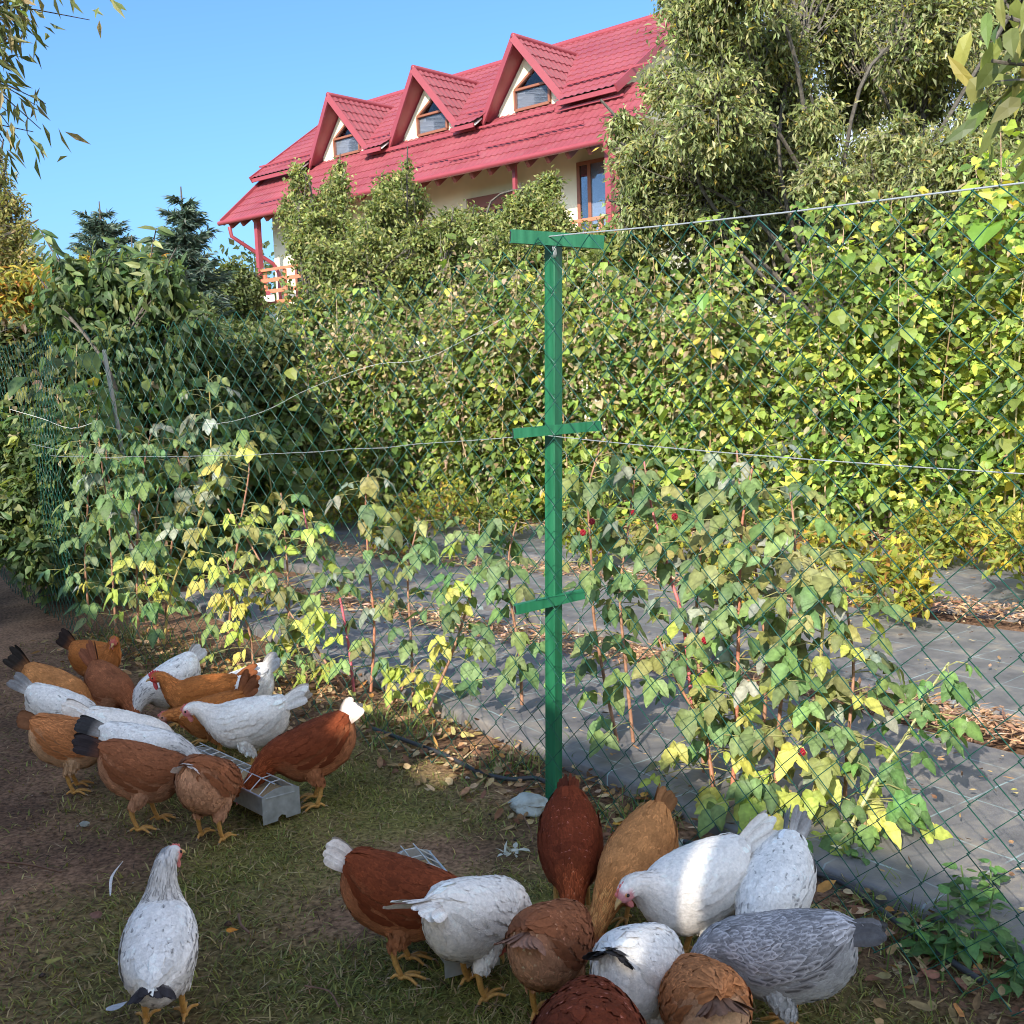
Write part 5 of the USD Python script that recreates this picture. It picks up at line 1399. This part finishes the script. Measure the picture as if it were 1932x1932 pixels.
    # wings
    for sg in (-1, 1):
        us, vs, lns, wds, lifts, cs, es = [], [], [], [], [], [], []
        un = lf.u_neck
        for row, (u0, u1, v0, cnt, L_, W_, hgt) in enumerate(((.66, .95, 1.02, 12, .032, .018, .0045), (.56, .93, 1.28, 13, .038, .019, .0055), (.46, .88, 1.52, 13, .048, .021, .0065), (.40, .80, 1.76, 11, .064, .022, .0075), (.30, .62, 1.92, 8, .085, .020, .0065))):
            uq = np.linspace(u0, u1, cnt) * un + rg.normal(0, .006, cnt)
            us.append(uq); vs.append(sg * (v0 + rg.normal(0, .03, cnt) + (.22 * (np.linspace(0, 1, cnt) - .5)))); lns.append(L_ * rg.uniform(.9, 1.15, cnt)); wds.append(np.full(cnt, W_)); lifts.append(hgt + .002 * np.linspace(1, 0, cnt))
            shade = (1.0, .97, .95, .92, .86)[row]
            cq = back * shade * (1 + rg.normal(0, .04, (cnt, 1)))
            eq = cq * (1 + (k["edge"] - 1) * rg.uniform(.5, 1.1, (cnt, 1)))
            if kind == "speckled":
                z = rg.uniform(0, 1, cnt) < .12; cq[z] *= .35
            if kind == "grey" and row >= 3:
                cq *= .6
            cs.append(cq); es.append(np.minimum(eq, .86))
        order = np.argsort(-np.concatenate(us))
        cat = lambda L_: np.concatenate(L_)[order]
        fv, fF, fc, fn = feathers(lf, cat(us), cat(vs), cat(lns), cat(wds), cat(lifts), rg, np.minimum(cat(cs), .86), cat(es))
        part(t, "wing", (tf(fv), fF), "feather", col=fc, normals=rn(fn))
    # tail
    tb, td = lf.tail, lf.tail_t
    upv = lf.tail_n
    mbt = MB()
    for sg in (-1, 1):
        for q in range(tailn // 2 + 1):
            s_ = q / max(1, tailn // 2)
            e = tail_el * (1 - .55 * s_) + rg.normal(0, .05)
            d = unit(td * math.cos(e) + upv * math.sin(e) + np.array([0, sg, 0]) * (.03 + .13 * s_))
            fnn = unit(np.array([0, sg, 0]) * .9 + upv * .35)
            if flat:
                d = unit(td * math.cos(e) + upv * math.sin(e) + np.array([0, sg, 0]) * (.04 + .42 * s_)); fnn = unit(upv - .5 * np.array([0, -sg, 0]) * (.3 + s_)); fnn = unit(fnn - d * (fnn @ d))
            o = tb + np.array([0, sg, 0]) * (.006 + .016 * s_) - td * .03 + upv * (.014 - .03 * s_)
            L_ = tail_len * rg.uniform(.85, 1.1) * (1 - .12 * s_) + .03
            cc = tailc * rg.uniform(.8, 1.15)
            sd_ = unit(np.cross(d, fnn)); hw_ = .0175
            prof_ = ((0, .25), (.3, .75), (.6, 1.0), (.85, .95), (.97, .55), (1.0, .12))
            ctr_ = np.array([o + d * L_ * a_ - upv * .10 * L_ * a_ * a_ for a_, _ in prof_])
            v_ = np.vstack([ctr_ + sd_ * hw_ * np.array([[b_] for _, b_ in prof_]), ctr_ + fnn * .0025, ctr_ - sd_ * hw_ * np.array([[b_] for _, b_ in prof_])])
            f_ = np.array([x for i in range(5) for x in ([i, i + 1, 7 + i], [i, 7 + i, 6 + i], [6 + i, 7 + i, 13 + i], [6 + i, 13 + i, 12 + i])])
            bb = back * .7 + tailc * .3
            mixw = np.clip((np.tile([a_ for a_, _ in prof_], 3) - .15) / .35, 0, 1)[:, None]
            edge_ = np.repeat([.80, 1.0, .80], 6)[:, None] * (np.array([1.0, 1.0, 1.0]) - np.repeat([1, 0, 1], 6)[:, None] * np.array([0, .06, .10]))
            c_ = np.minimum((bb * (1 - mixw) + cc * mixw) * edge_ * (1 + .06 * rg.normal(0, 1, (18, 1))), .86)
            mbt.add((v_, f_), c_)
    part(t, "tail", (tf(mbt.get()[0]), mbt.get()[1]), "feather", col=mbt.cols())
    # cushion feathers over the tail base
    m = 34
    uq = rg.uniform(.02, .12, m); vq = rg.normal(0, .9, m)
    cq = np.minimum(back * (1 + rg.normal(0, .1, (m, 1))), .86)
    fv, fF, fc, fn = feathers(lf, uq, vq, rg.uniform(.045, .07, m), np.full(m, .024), .003 + .008 * rg.uniform(0, 1, m), rg, cq, np.minimum(cq * k["edge"], .86))
    part(t, "saddle", (tf(fv), fF), "feather", col=fc, normals=rn(fn), kind="stuff")
    # head: beak, comb, wattles, eyes
    h, hd, hn, hsd = lf.head, lf.hd, unit(lf.hn - lf.hd * (lf.hn @ lf.hd)), None
    hsd = np.cross(hn, hd)
    bk = curve([h + hd * .036 + hn * .001, h + hd * .052, h + hd * .064 - hn * .007], 5)
    part(t, "beak", (lambda m_: (tf(m_[0]), m_[1]))(tube(bk, np.linspace(.0095, .0012, len(bk)), 8)), "skin", col=(.52, .33, .13), smooth=True)
    cb = MB()
    for q in range(5):
        o = h + hd * (.034 - .011 * q) + hn * (.020 + .002 * min(q, 4 - q))
        cb.add(ico(1, (.0065, .0026, .004 + comb * .016 * (1 - abs(q - 2) * .22)), (0, 0, 0)))
        vv_ = cb.v[-1]
        cb.v[-1] = o + vv_[:, :1] * hd + vv_[:, 1:2] * hsd + vv_[:, 2:] * hn
    part(t, "comb", (tf(cb.get()[0]), cb.get()[1]), "skin", col=(.55, .055, .06) if comb > .5 else (.55, .14, .12), smooth=True)
    for sg in (-1, 1):
        w_ = ico(2, (.008, .003, .010 + comb * .012))
        wv = h + hd * .024 - hn * (.026 + comb * .01) + hsd * sg * .007 + w_[0][:, :1] * hd + w_[0][:, 1:2] * hsd + w_[0][:, 2:] * hn
        part(t, "wattle", (tf(wv), w_[1]), "skin", col=(.55, .07, .07) if comb > .5 else (.52, .16, .14), smooth=True)
        e_ = ico(2, .0050, h + hd * .018 + hn * .006 + hsd * sg * .0205)
        part(t, "eye", (tf(e_[0]), e_[1]), "hen_eye", smooth=True)
        ring = ico(1, (.0075, .0035, .0075))
        rv = h + hd * .018 + hn * .006 + hsd * sg * .0182 + ring[0][:, :1] * hd + ring[0][:, 1:2] * hsd + ring[0][:, 2:] * hn
        part(t, "eye_ring", (tf(rv), ring[1]), "skin", col=(.62, .25, .08), smooth=True)
    # legs
    yel = np.array([.50, .255, .065])
    for th, hock, ft in legs:
        lb = MB()
        lb.add(tube(curve([hock + [0, 0, .012], hock * .5 + ft * .5 + [-.003, 0, 0], ft + [0, 0, .004]], 4), np.linspace(.0095, .0072, 9)[: len(curve([hock, hock, ft], 4))], 8), yel * .95)
        lb.add(ico(1, (.011, .010, .008), ft), yel * .9)
        for a, L_ in ((-.55, .058), (0.02, .068), (.6, .056), (math.pi, .030)):
            d = np.array([math.cos(a), math.sin(a), 0])
            toe = curve([ft, ft + d * L_ * .5 + [0, 0, .007], ft + d * L_ + [0, 0, -.004]], 4)
            lb.add(tube(toe, np.linspace(.0065, .0042, len(toe)), 6), yel)
            claw = np.array([toe[-1], toe[-1] + d * .009 + [0, 0, .001], toe[-1] + d * .015 + [0, 0, -.006]])
            lb.add(tube(claw, [.0032, .0024, .0006], 5), (.30, .22, .14))
        part(t, "leg", (tf(lb.get()[0]), lb.get()[1]), "skin", col=lb.cols(), smooth=True)


LOWH = dict(head=(.255, 0, .085), hdir=(.45, 0, -.9), pitch=.30)
MIDH = dict(head=(.275, 0, .17), hdir=(.75, 0, -.65), pitch=.18)
UPH = dict(head=(.185, 0, .405), hdir=(.97, 0, -.2), pitch=-.08)
HENS = [
    ("rust red hen standing farthest back by the fence, dark tail to the left", (180, 1243), -28, "orange", dict(head=(.185, -.02, .345), hdir=(.55, -.8, -.3), pitch=.02, tail=(.03, .02, .018), tail_el=.5, nf=1300, scale=.98)),
    ("golden hen with a black tail tip at the left end of the feeding row", (100, 1300), -16, "gold", dict(LOWH, tail=(.03, .025, .022), tail_el=.35, tail_len=.13)),
    ("plain copper hen wedged between the golden black tailed hen and the far rust hen", (207, 1297), -42, "brown", dict(LOWH, scale=.97)),
    ("pale grey and white hen lying low in the row under the golden black tailed hen", (110, 1334), -6, "speckled", dict(LOWH, tail=(.25, .25, .26), tail_el=.25, scale=.93, zc=.21)),
    ("buff hen with pale laced back and bare yellow legs, left of the near row", (135, 1398), 14, "laced", dict(LOWH, tail=(.22, .10, .05), tail_el=.05, tail_len=.07)),
    ("white hen between the buff laced hen and the grey tailed hen", (232, 1384), 10, "white", dict(LOWH, scale=.98, tail_el=.1)),
    ("white and grey hen whose black striped tail sticks out over the brown hen", (262, 1408), 2, "speckled", dict(head=(.29, 0, .12), hdir=(.6, 0, -.8), pitch=.22, tail=(.05, .05, .055), tail_el=.05, scale=.94, zc=.21)),
    ("copper brown hen with dark tail, side on, striding beside the metal feeder", (272, 1455), 4, "brown", dict(LOWH, tail=(.035, .028, .03), tail_el=-.1, step=.05, scale=1.02)),
    ("brown hen seen from behind at the end of the feeder, small white tail spot", (393, 1478), 78, "brown", dict(LOWH, pitch=.42, tail=(.70, .62, .58), flat=True, tail_el=-.3, tail_len=.045, tailn=7, scale=1.0, step=.03)),
    ("white speckled hen at the back of the feeder with its head lowered towards the viewer", (322, 1287), 232, "speckled", dict(LOWH, tail_el=.3, tail_len=.07, comb=.5, headcol=(.55, .12, .12))),
    ("orange hen with raised red head, standing across the back of the feeder", (385, 1313), 186, "orange", dict(head=(.215, -.01, .325), hdir=(.93, -.1, -.25), pitch=.05, comb=1.0, headcol=(.58, .07, .05), tail=(.22, .075, .03), tail_el=.3)),
    ("black flecked white hen behind the white hen, tail raised to the right", (452, 1304), 188, "speckled", dict(LOWH, tail_el=.5, tail_len=.085, tail=(.5, .49, .49))),
    ("white hen with pink face at the middle of the feeder, looking left", (468, 1362), 182, "white", dict(head=(.235, 0, .285), hdir=(.85, 0, -.5), pitch=.10, comb=.5, headcol=(.60, .20, .20), tail_el=.25, scale=1.05)),
    ("buff orange hen squeezed under the white hen's breast, its pale face turned left", (405, 1350), 186, "orange", dict(head=(.23, .02, .235), hdir=(.9, 0, -.35), pitch=.20, comb=.4, headcol=(.55, .25, .18), scale=.92, zc=.2)),
    ("mahogany hen with white tail eating from the near end of the feeder", (590, 1412), 194, "red", dict(LOWH, pitch=.34, tail_el=.55, tail_len=.08, scale=1.06, headcol=(.5, .06, .06))),
    ("white hen with dark tail standing alone at lower left, seen from behind", (300, 1762), 101, "speckled", dict(head=(.13, -.03, .425), hdir=(.80, -.55, -.18), pitch=-.34, tail=(.05, .045, .05), flat=True, tail_el=-.25, tail_len=.050, tailn=9, nf=2800, zc=.24, scale=.97, comb=.2)),
    ("mahogany hen with a white tail, leftmost of the lower right flock", (758, 1690), -6, "red", dict(LOWH, nf=2800, tail_el=.22, tail_len=.085, scale=1.04)),
    ("pure white hen seen from its tail, yellow feet, right of the mahogany one", (893, 1728), 52, "white", dict(LOWH, nf=2800, pitch=.30, flat=True, tail_el=-.25, tail_len=.12, step=.05, scale=1.02)),
    ("speckled chestnut hen seen from behind in the middle of the flock", (1040, 1778), 66, "brown", dict(LOWH, nf=2800, extra="spots", tail=(.30, .16, .11), flat=True, tail_el=-.5, tail_len=.075, pitch=.32)),
    ("dark mahogany hen facing the viewer, head down, nearest to the green post", (1076, 1592), 268, "darkred", dict(LOWH, nf=2800, extra="spots", pitch=.55, tail_el=.25, tail_len=.05, head=(.26, 0, .075))),
    ("golden hen with its dark tipped tail up, right of the dark mahogany hen", (1205, 1620), 232, "gold", dict(LOWH, nf=2800, pitch=.45, tail=(.26, .12, .05), tail_el=.30, tail_len=.07)),
    ("white hen with a pink face and a streak of sun across its back", (1312, 1672), 207, "white", dict(head=(.225, .015, .275), hdir=(.78, .1, -.6), nf=2800, pitch=.14, comb=.3, headcol=(.62, .25, .25), tail_el=.2, scale=1.06, plump=1.05)),
    ("white hen with grey flecks, its grey tail raised towards the fence", (1462, 1680), 236, "speckled", dict(LOWH, nf=2800, pitch=.34, tail=(.33, .32, .32), tail_el=.5, tail_len=.09)),
    ("large grey laced hen with dark tail, nearest to the nettles at right", (1480, 1800), 158, "grey", dict(LOWH, nf=3200, tail=(.15, .143, .148), tail_el=-.2, tailn=7, tail_len=.09, scale=1.03, pitch=.22)),
    ("white hen with a black patch at the tail, seen from behind in the foreground", (1205, 1828), 62, "speckled", dict(LOWH, nf=2800, pitch=.36, tail=(.04, .035, .035), flat=True, tail_el=-.1, tail_len=.065, tailn=11, scale=1.02)),
    ("golden hen with pale lacing seen from behind at the bottom edge", (1328, 1895), 94, "laced", dict(LOWH, nf=2800, pitch=.36, tail=(.26, .14, .09), flat=True, tail_el=-.55, tail_len=.075)),
    ("dark red mottled hen of which only the back shows at the bottom edge", (1112, 1990), 84, "darkred", dict(LOWH, nf=2800, extra="spots", pitch=.28, tail_el=.1, scale=1.25)),
]
for k, (lb, px, yaw, kind, kw) in enumerate(HENS):
    hen(lb, px, yaw, kind, seed=k, **kw)


# ------------------------------------------------------------------ feeders
def feeder(label, a, b, w=.135, h=.105):
    """a: middle of the near end, b: middle of the far end, on the ground"""
    a, b = np.array([*a, 0.0]), np.array([*b, 0.0])
    t = thing("trough_feeder", label, "feeder", a, "trough feeders")
    e = unit(b - a); s = np.array([-e[1], e[0], 0]); z = np.array([0, 0, 1.0]); L = np.linalg.norm(b - a)
    hb = .058
    for sg in (-1, 1):
        part(t, "side_panel", frame_box(a + s * sg * w * .46 + z * .028, e * L, s * sg * .0015, z * (hb - .0)), "galvanised")
        part(t, "rolled_rim", tube(np.array([a + s * sg * w * .46 + z * (.028 + hb), b + s * sg * w * .46 + z * (.028 + hb)]), .0035, 8), "galvanised", smooth=True)
    part(t, "bottom_panel", frame_box(a - s * w * .455 + z * .026, e * L, s * w * .91, z * .0018), "galvanised")
    for q, o in ((0, a), (1, b)):
        d = -e if q == 0 else e
        prof = np.array([(-.5, 0), (-.11, 0), (-.10, .10), (.0, .16), (.10, .10), (.11, 0), (.5, 0), (.5, .84), (.40, .90), (.12, 1.0), (-.12, 1.0), (-.40, .90), (-.5, .84)]) * [w, h]
        import shapely.geometry as sgm
        pl = trimesh.creation.extrude_polygon(sgm.Polygon(prof), .002, engine="earcut")
        pv = np.array(pl.vertices)
        V = o + pv[:, :1] * s + pv[:, 1:2] * z + pv[:, 2:] * d
        ep = part(t, "end_plate", (V, np.array(pl.faces)), "galvanised")
        part(ep, "crease", bar(o + d * .0028 - s * w * .36 + z * h * .72, o + d * .0028 + s * w * .40 + z * h * .78, .0016, .004), "galvanised")
        part(ep, "crease", bar(o + d * .0028 + s * w * .24 + z * h * .20, o + d * .0028 + s * w * .40 + z * h * .40, .0016, .005), "galvanised")
    nW = int(L / .052)
    for k in range(nW):
        c = a + e * (L * (k + .5) / nW)
        pts = np.array([c - s * w * .46 + z * .086, c - s * w * .13 + z * .118, c + s * w * .13 + z * .118, c + s * w * .46 + z * .086])
        part(t, "grille_wire", tube(pts, .0017, 6), "steel_wire", smooth=True)
    for sg in (-1, 1):
        part(t, "grille_rail", tube(np.array([a + s * sg * w * .13 + z * .1195, b + s * sg * w * .13 + z * .1195]), .0017, 6), "steel_wire", smooth=True)
    us, vs = np.linspace(.003, L - .003, 40), np.linspace(-w * .44, w * .44, 10)
    U, V_ = np.meshgrid(us, vs, indexing="ij")
    P = a + U[..., None] * e + V_[..., None] * s
    P[..., 2] = .066 + .006 * meshkit.fbm(P * 30, 3, 4)
    i, j = np.meshgrid(np.arange(39), np.arange(9), indexing="ij"); q = i * 10 + j
    part(t, "feed", (P.reshape(-1, 3), np.stack([q, q + 10, q + 11, q + 1], -1).reshape(-1, 4)), "grain_feed", smooth=True)


f1a = (ground(500, 1550) + ground(564, 1541)) / 2
f1b = ground(361, 1403, .115); f1b = f1a + (f1b - f1a) * .95
feeder("galvanised trough feeder with wire grille among the left flock of hens", f1a[:2], f1b[:2])
f2a = ground(768, 1597, .115)
f2b = ground(925, 1800, .10)
feeder("second galvanised feeder mostly hidden behind the mahogany and white hens", f2a[:2], (f2a + (f2b - f2a) * .80)[:2])

# ------------------------------------------------------------------ small things on the soil
def fallen_leaf(label, x, y, L, W, col, yaw, tilt=.25, seed=0):
    rg = np.random.default_rng(seed)
    g = ground(x, y, 0.0); g[2] = -.004
    d = np.array([math.cos(yaw), math.sin(yaw), tilt * .5]); nn = np.array([rg.normal(0, tilt), rg.normal(0, tilt), 1.0])
    v, f, kf = near_leaf(g, d, nn, L, W, rg, .6)
    part(None, "fallen_leaf", (v + [0, 0, .012], f), "dry", col=np.array(col) * kf, smooth=True, label=label, cat="leaf", group="fallen leaves on the yard")


for k, a in enumerate([
    ("small bright orange leaf on the grass right of the lone white hen", 428, 1762, .030, .02, (.52, .20, .03), .6), ("crumpled yellow green leaf on the soil at lower left", 92, 1825, .045, .035, (.30, .26, .07), 1.1),
    ("upright orange brown leaf right of the dark mahogany hen's tail", 1147, 1505, .055, .028, (.46, .22, .06), 1.5), ("curled rust leaf lying behind the golden hen", 1200, 1512, .06, .035, (.36, .14, .06), .1),
    ("bright yellow orange leaf between the mahogany and golden hens", 1165, 1560, .05, .04, (.55, .30, .05), 1.2), ("orange leaf under the canes above the nettles", 1495, 1588, .05, .025, (.46, .22, .06), .2),
    ("rust brown leaf on the pipe left of the green post", 950, 1465, .055, .03, (.32, .10, .05), .4), ("yellow leaf lying lit at the soil left of the pipe", 870, 1390, .05, .04, (.55, .42, .14), .0),
    ("pale tan leaf on the soil below the pipe left of the post", 905, 1412, .045, .03, (.48, .34, .18), 2.0), ("rust brown leaf at the bottom right corner of the picture", 1930, 1918, .055, .035, (.30, .11, .06), .3),
    ("brown leaf on the soil under the nettle patch", 1770, 1850, .045, .03, (.30, .13, .08), 2.2), ("red brown leaf on the fabric edge right of the green post", 1085, 1444, .03, .015, (.34, .08, .04), .4),
    ("dull red brown leaf on the soil right of the lone white hen's head", 400, 1600, .03, .02, (.22, .10, .06), .4), ("brown leaf lying on the bare soil left of the lone white hen", 190, 1735, .04, .025, (.20, .10, .07), 2.7)]):
    fallen_leaf(*a, seed=900 + k)


def feather_thing(label, pts, w, col):
    c = curve([ground(x, y, .012) for x, y in pts], 6)
    t = thing("loose_feather", label, "feather", c[0])
    part(t, "quill", tube(c, np.linspace(.0012, .0006, len(c)), 4), "feather", col=(.7, .68, .64))
    n_ = len(c); tt = unit(np.gradient(c, axis=0)); sd = np.cross(tt, [0, 0, 1.0]); ww = np.sin(np.linspace(.12, 1, n_) * np.pi)[:, None] * w
    V = np.vstack([c + sd * ww + [0, 0, .001], c - sd * ww + [0, 0, .001]])
    f = np.array([[i, i + 1, n_ + i + 1] for i in range(n_ - 1)] + [[i, n_ + i + 1, n_ + i] for i in range(n_ - 1)])
    part(t, "vane", (V, f), "feather", col=col)


feather_thing("curved pale feather standing out on the grass above the lone white hen", [(208, 1690), (211, 1655), (232, 1625)], .004, (.62, .58, .54))
feather_thing("tuft of grey down on the grass at the feet of the lone white hen", [(200, 1905), (220, 1900), (240, 1890)], .012, (.5, .49, .5))
# pale torn leaf by the second feeder
rg = np.random.default_rng(77)
g = ground(965, 1612)
mb = MB()
for q in range(14):
    d = np.array([rg.normal(), rg.normal(), rg.uniform(0, .5)]); v, f, c_ = leaf_cards((g + rg.normal(0, .015, 3) * [1, 1, .2] + [0, 0, .006])[None], d[None], [[rg.normal(0, .6), rg.normal(0, .6), 1]], rg.uniform(.02, .04), rg.uniform(.01, .02), [[.46, .46, .40]], 6, .2)
    mb.add((v, f), c_)
part(None, "withered_leaf", mb.get(), "dry", col=mb.cols(), label="pale withered leaf crumpled on the grass left of the dark mahogany hen", cat="leaf")
for k, (x, y, r, lb) in enumerate([(1290, 1592, .022, "pale stone right of the golden hen's tail, under the fence"), (1548, 1840, .012, "small pebble on the soil beside the grey laced hen") , (160, 1555, .016, "pale pebble on the soil below the buff laced hen"), (345, 1750, .012, "small pebble on the grass by the lone white hen"), (300, 1520, .018, "grey flat stone on the grass beneath the striding copper hen")][:3] + [(1585, 1648, .02, "brown stone beside the pipe at lower right")]):
    part(None, "stone", ico(2, (r, r * .8, r * .55), ground(x, y, -.004), .3, k + 3), "stone_look", smooth=True, label=lb, cat="stone")
# twigs
for k, (pts, lb) in enumerate([([(0, 1625), (60, 1632), (115, 1645)], "brown twig on the bare soil at the left edge"), ([(470, 1760), (455, 1745), (450, 1725)], "short twig by the small orange leaf"), ([(655, 1790), (690, 1745), (700, 1700)], "thin straw stalk below the mahogany hen"),
                                ([(1005, 1690 - 100), (1000, 1565), (988, 1540)], "thin dry stalk left of the dark mahogany hen"), ([(640, 1900), (620, 1870), (575, 1860)], "dry stalk in the grass at the bottom centre left")]):
    c = curve([ground(x, y, .01) for x, y in pts], 5)
    part(None, "twig", tube(c, .0035 if k < 2 else .0022, 5), "bark", col=(.16, .09, .06), smooth=True, label=lb, cat="twig")

# ------------------------------------------------------------------ tall board wall behind the viewer, whose shade lies over the yard
NW, EW = np.array([.810, .587, 0]), np.array([.587, -.810, 0])
NWO = -2.37
mb = MB()


def boards(e0, e1, h):
    e = e0
    while e < e1:
        w_ = min(.15, e1 - e)
        mb.add(frame_box(NW * NWO + EW * e, EW * w_, NW * -.04, hz * h))
        e += w_


boards(-.45, .4901, 3.60)
boards(.4902, .5301, 2.95)
boards(.5302, 5.5, 3.60)
_rg = np.random.default_rng(8)
for _k in range(57):
    _e = -.45 - .15 * (_k + 1)
    boards(_e, _e + .149, 3.14 + (.22 if _rg.uniform() < .35 else 0.0) + _rg.uniform(-.09, .09))
part(None, "board_wall", mb.get(), "wood_board", label="tall cream painted board wall standing behind the viewer, outside the picture", cat="wall")
grow("hazel_tree", "hazel behind the viewer outside the picture, shading the back left corner of the yard", (-6.6, 1.2, 0), .08,
     [(np.array([-6.4, 1.6, 2.7]), 1.0), (np.array([-7.2, 2.6, 3.0]), 1.1), (np.array([-6.0, .6, 3.0]), .7), (np.array([-5.2, -.6, 2.9]), .55), (np.array([-4.3, -1.3, 2.9]), .42), (np.array([-3.6, -1.0, 2.85]), .3)], 420, 12, .10, .08, DARK, [4, 3, 2, 1], 191, droop=.4, kind=6)

# ------------------------------------------------------------------ far tree line that closes the view
rg = np.random.default_rng(55)
n = 90000
az = rg.uniform(-.75, .75, n); ds = rg.uniform(48, 75, n)
hh_ = 4.5 + 4.0 * meshkit.fbm(np.stack([az * 14, ds * .05, 0 * az], 1), 3, 3)
P = np.stack([np.sin(az) * ds, np.cos(az) * ds, hh_ * rg.uniform(0, 1, n) ** .7], 1)
v, f, c = leaf_cards(P, rg.normal(0, 1, (n, 3)), rg.normal(0, .8, (n, 3)) + [0, -.5, .6], rg.uniform(.22, .42, n), rg.uniform(.14, .26, n), palette(rg, n, [(.10, .13, .05), (.14, .15, .06), (.07, .095, .04)], [3, 2, 2]), 2, .1)
part(None, "far_trees", (v, f), "leaf", col=c, kind="stuff", label="far line of trees closing the view behind the garden", cat="trees")
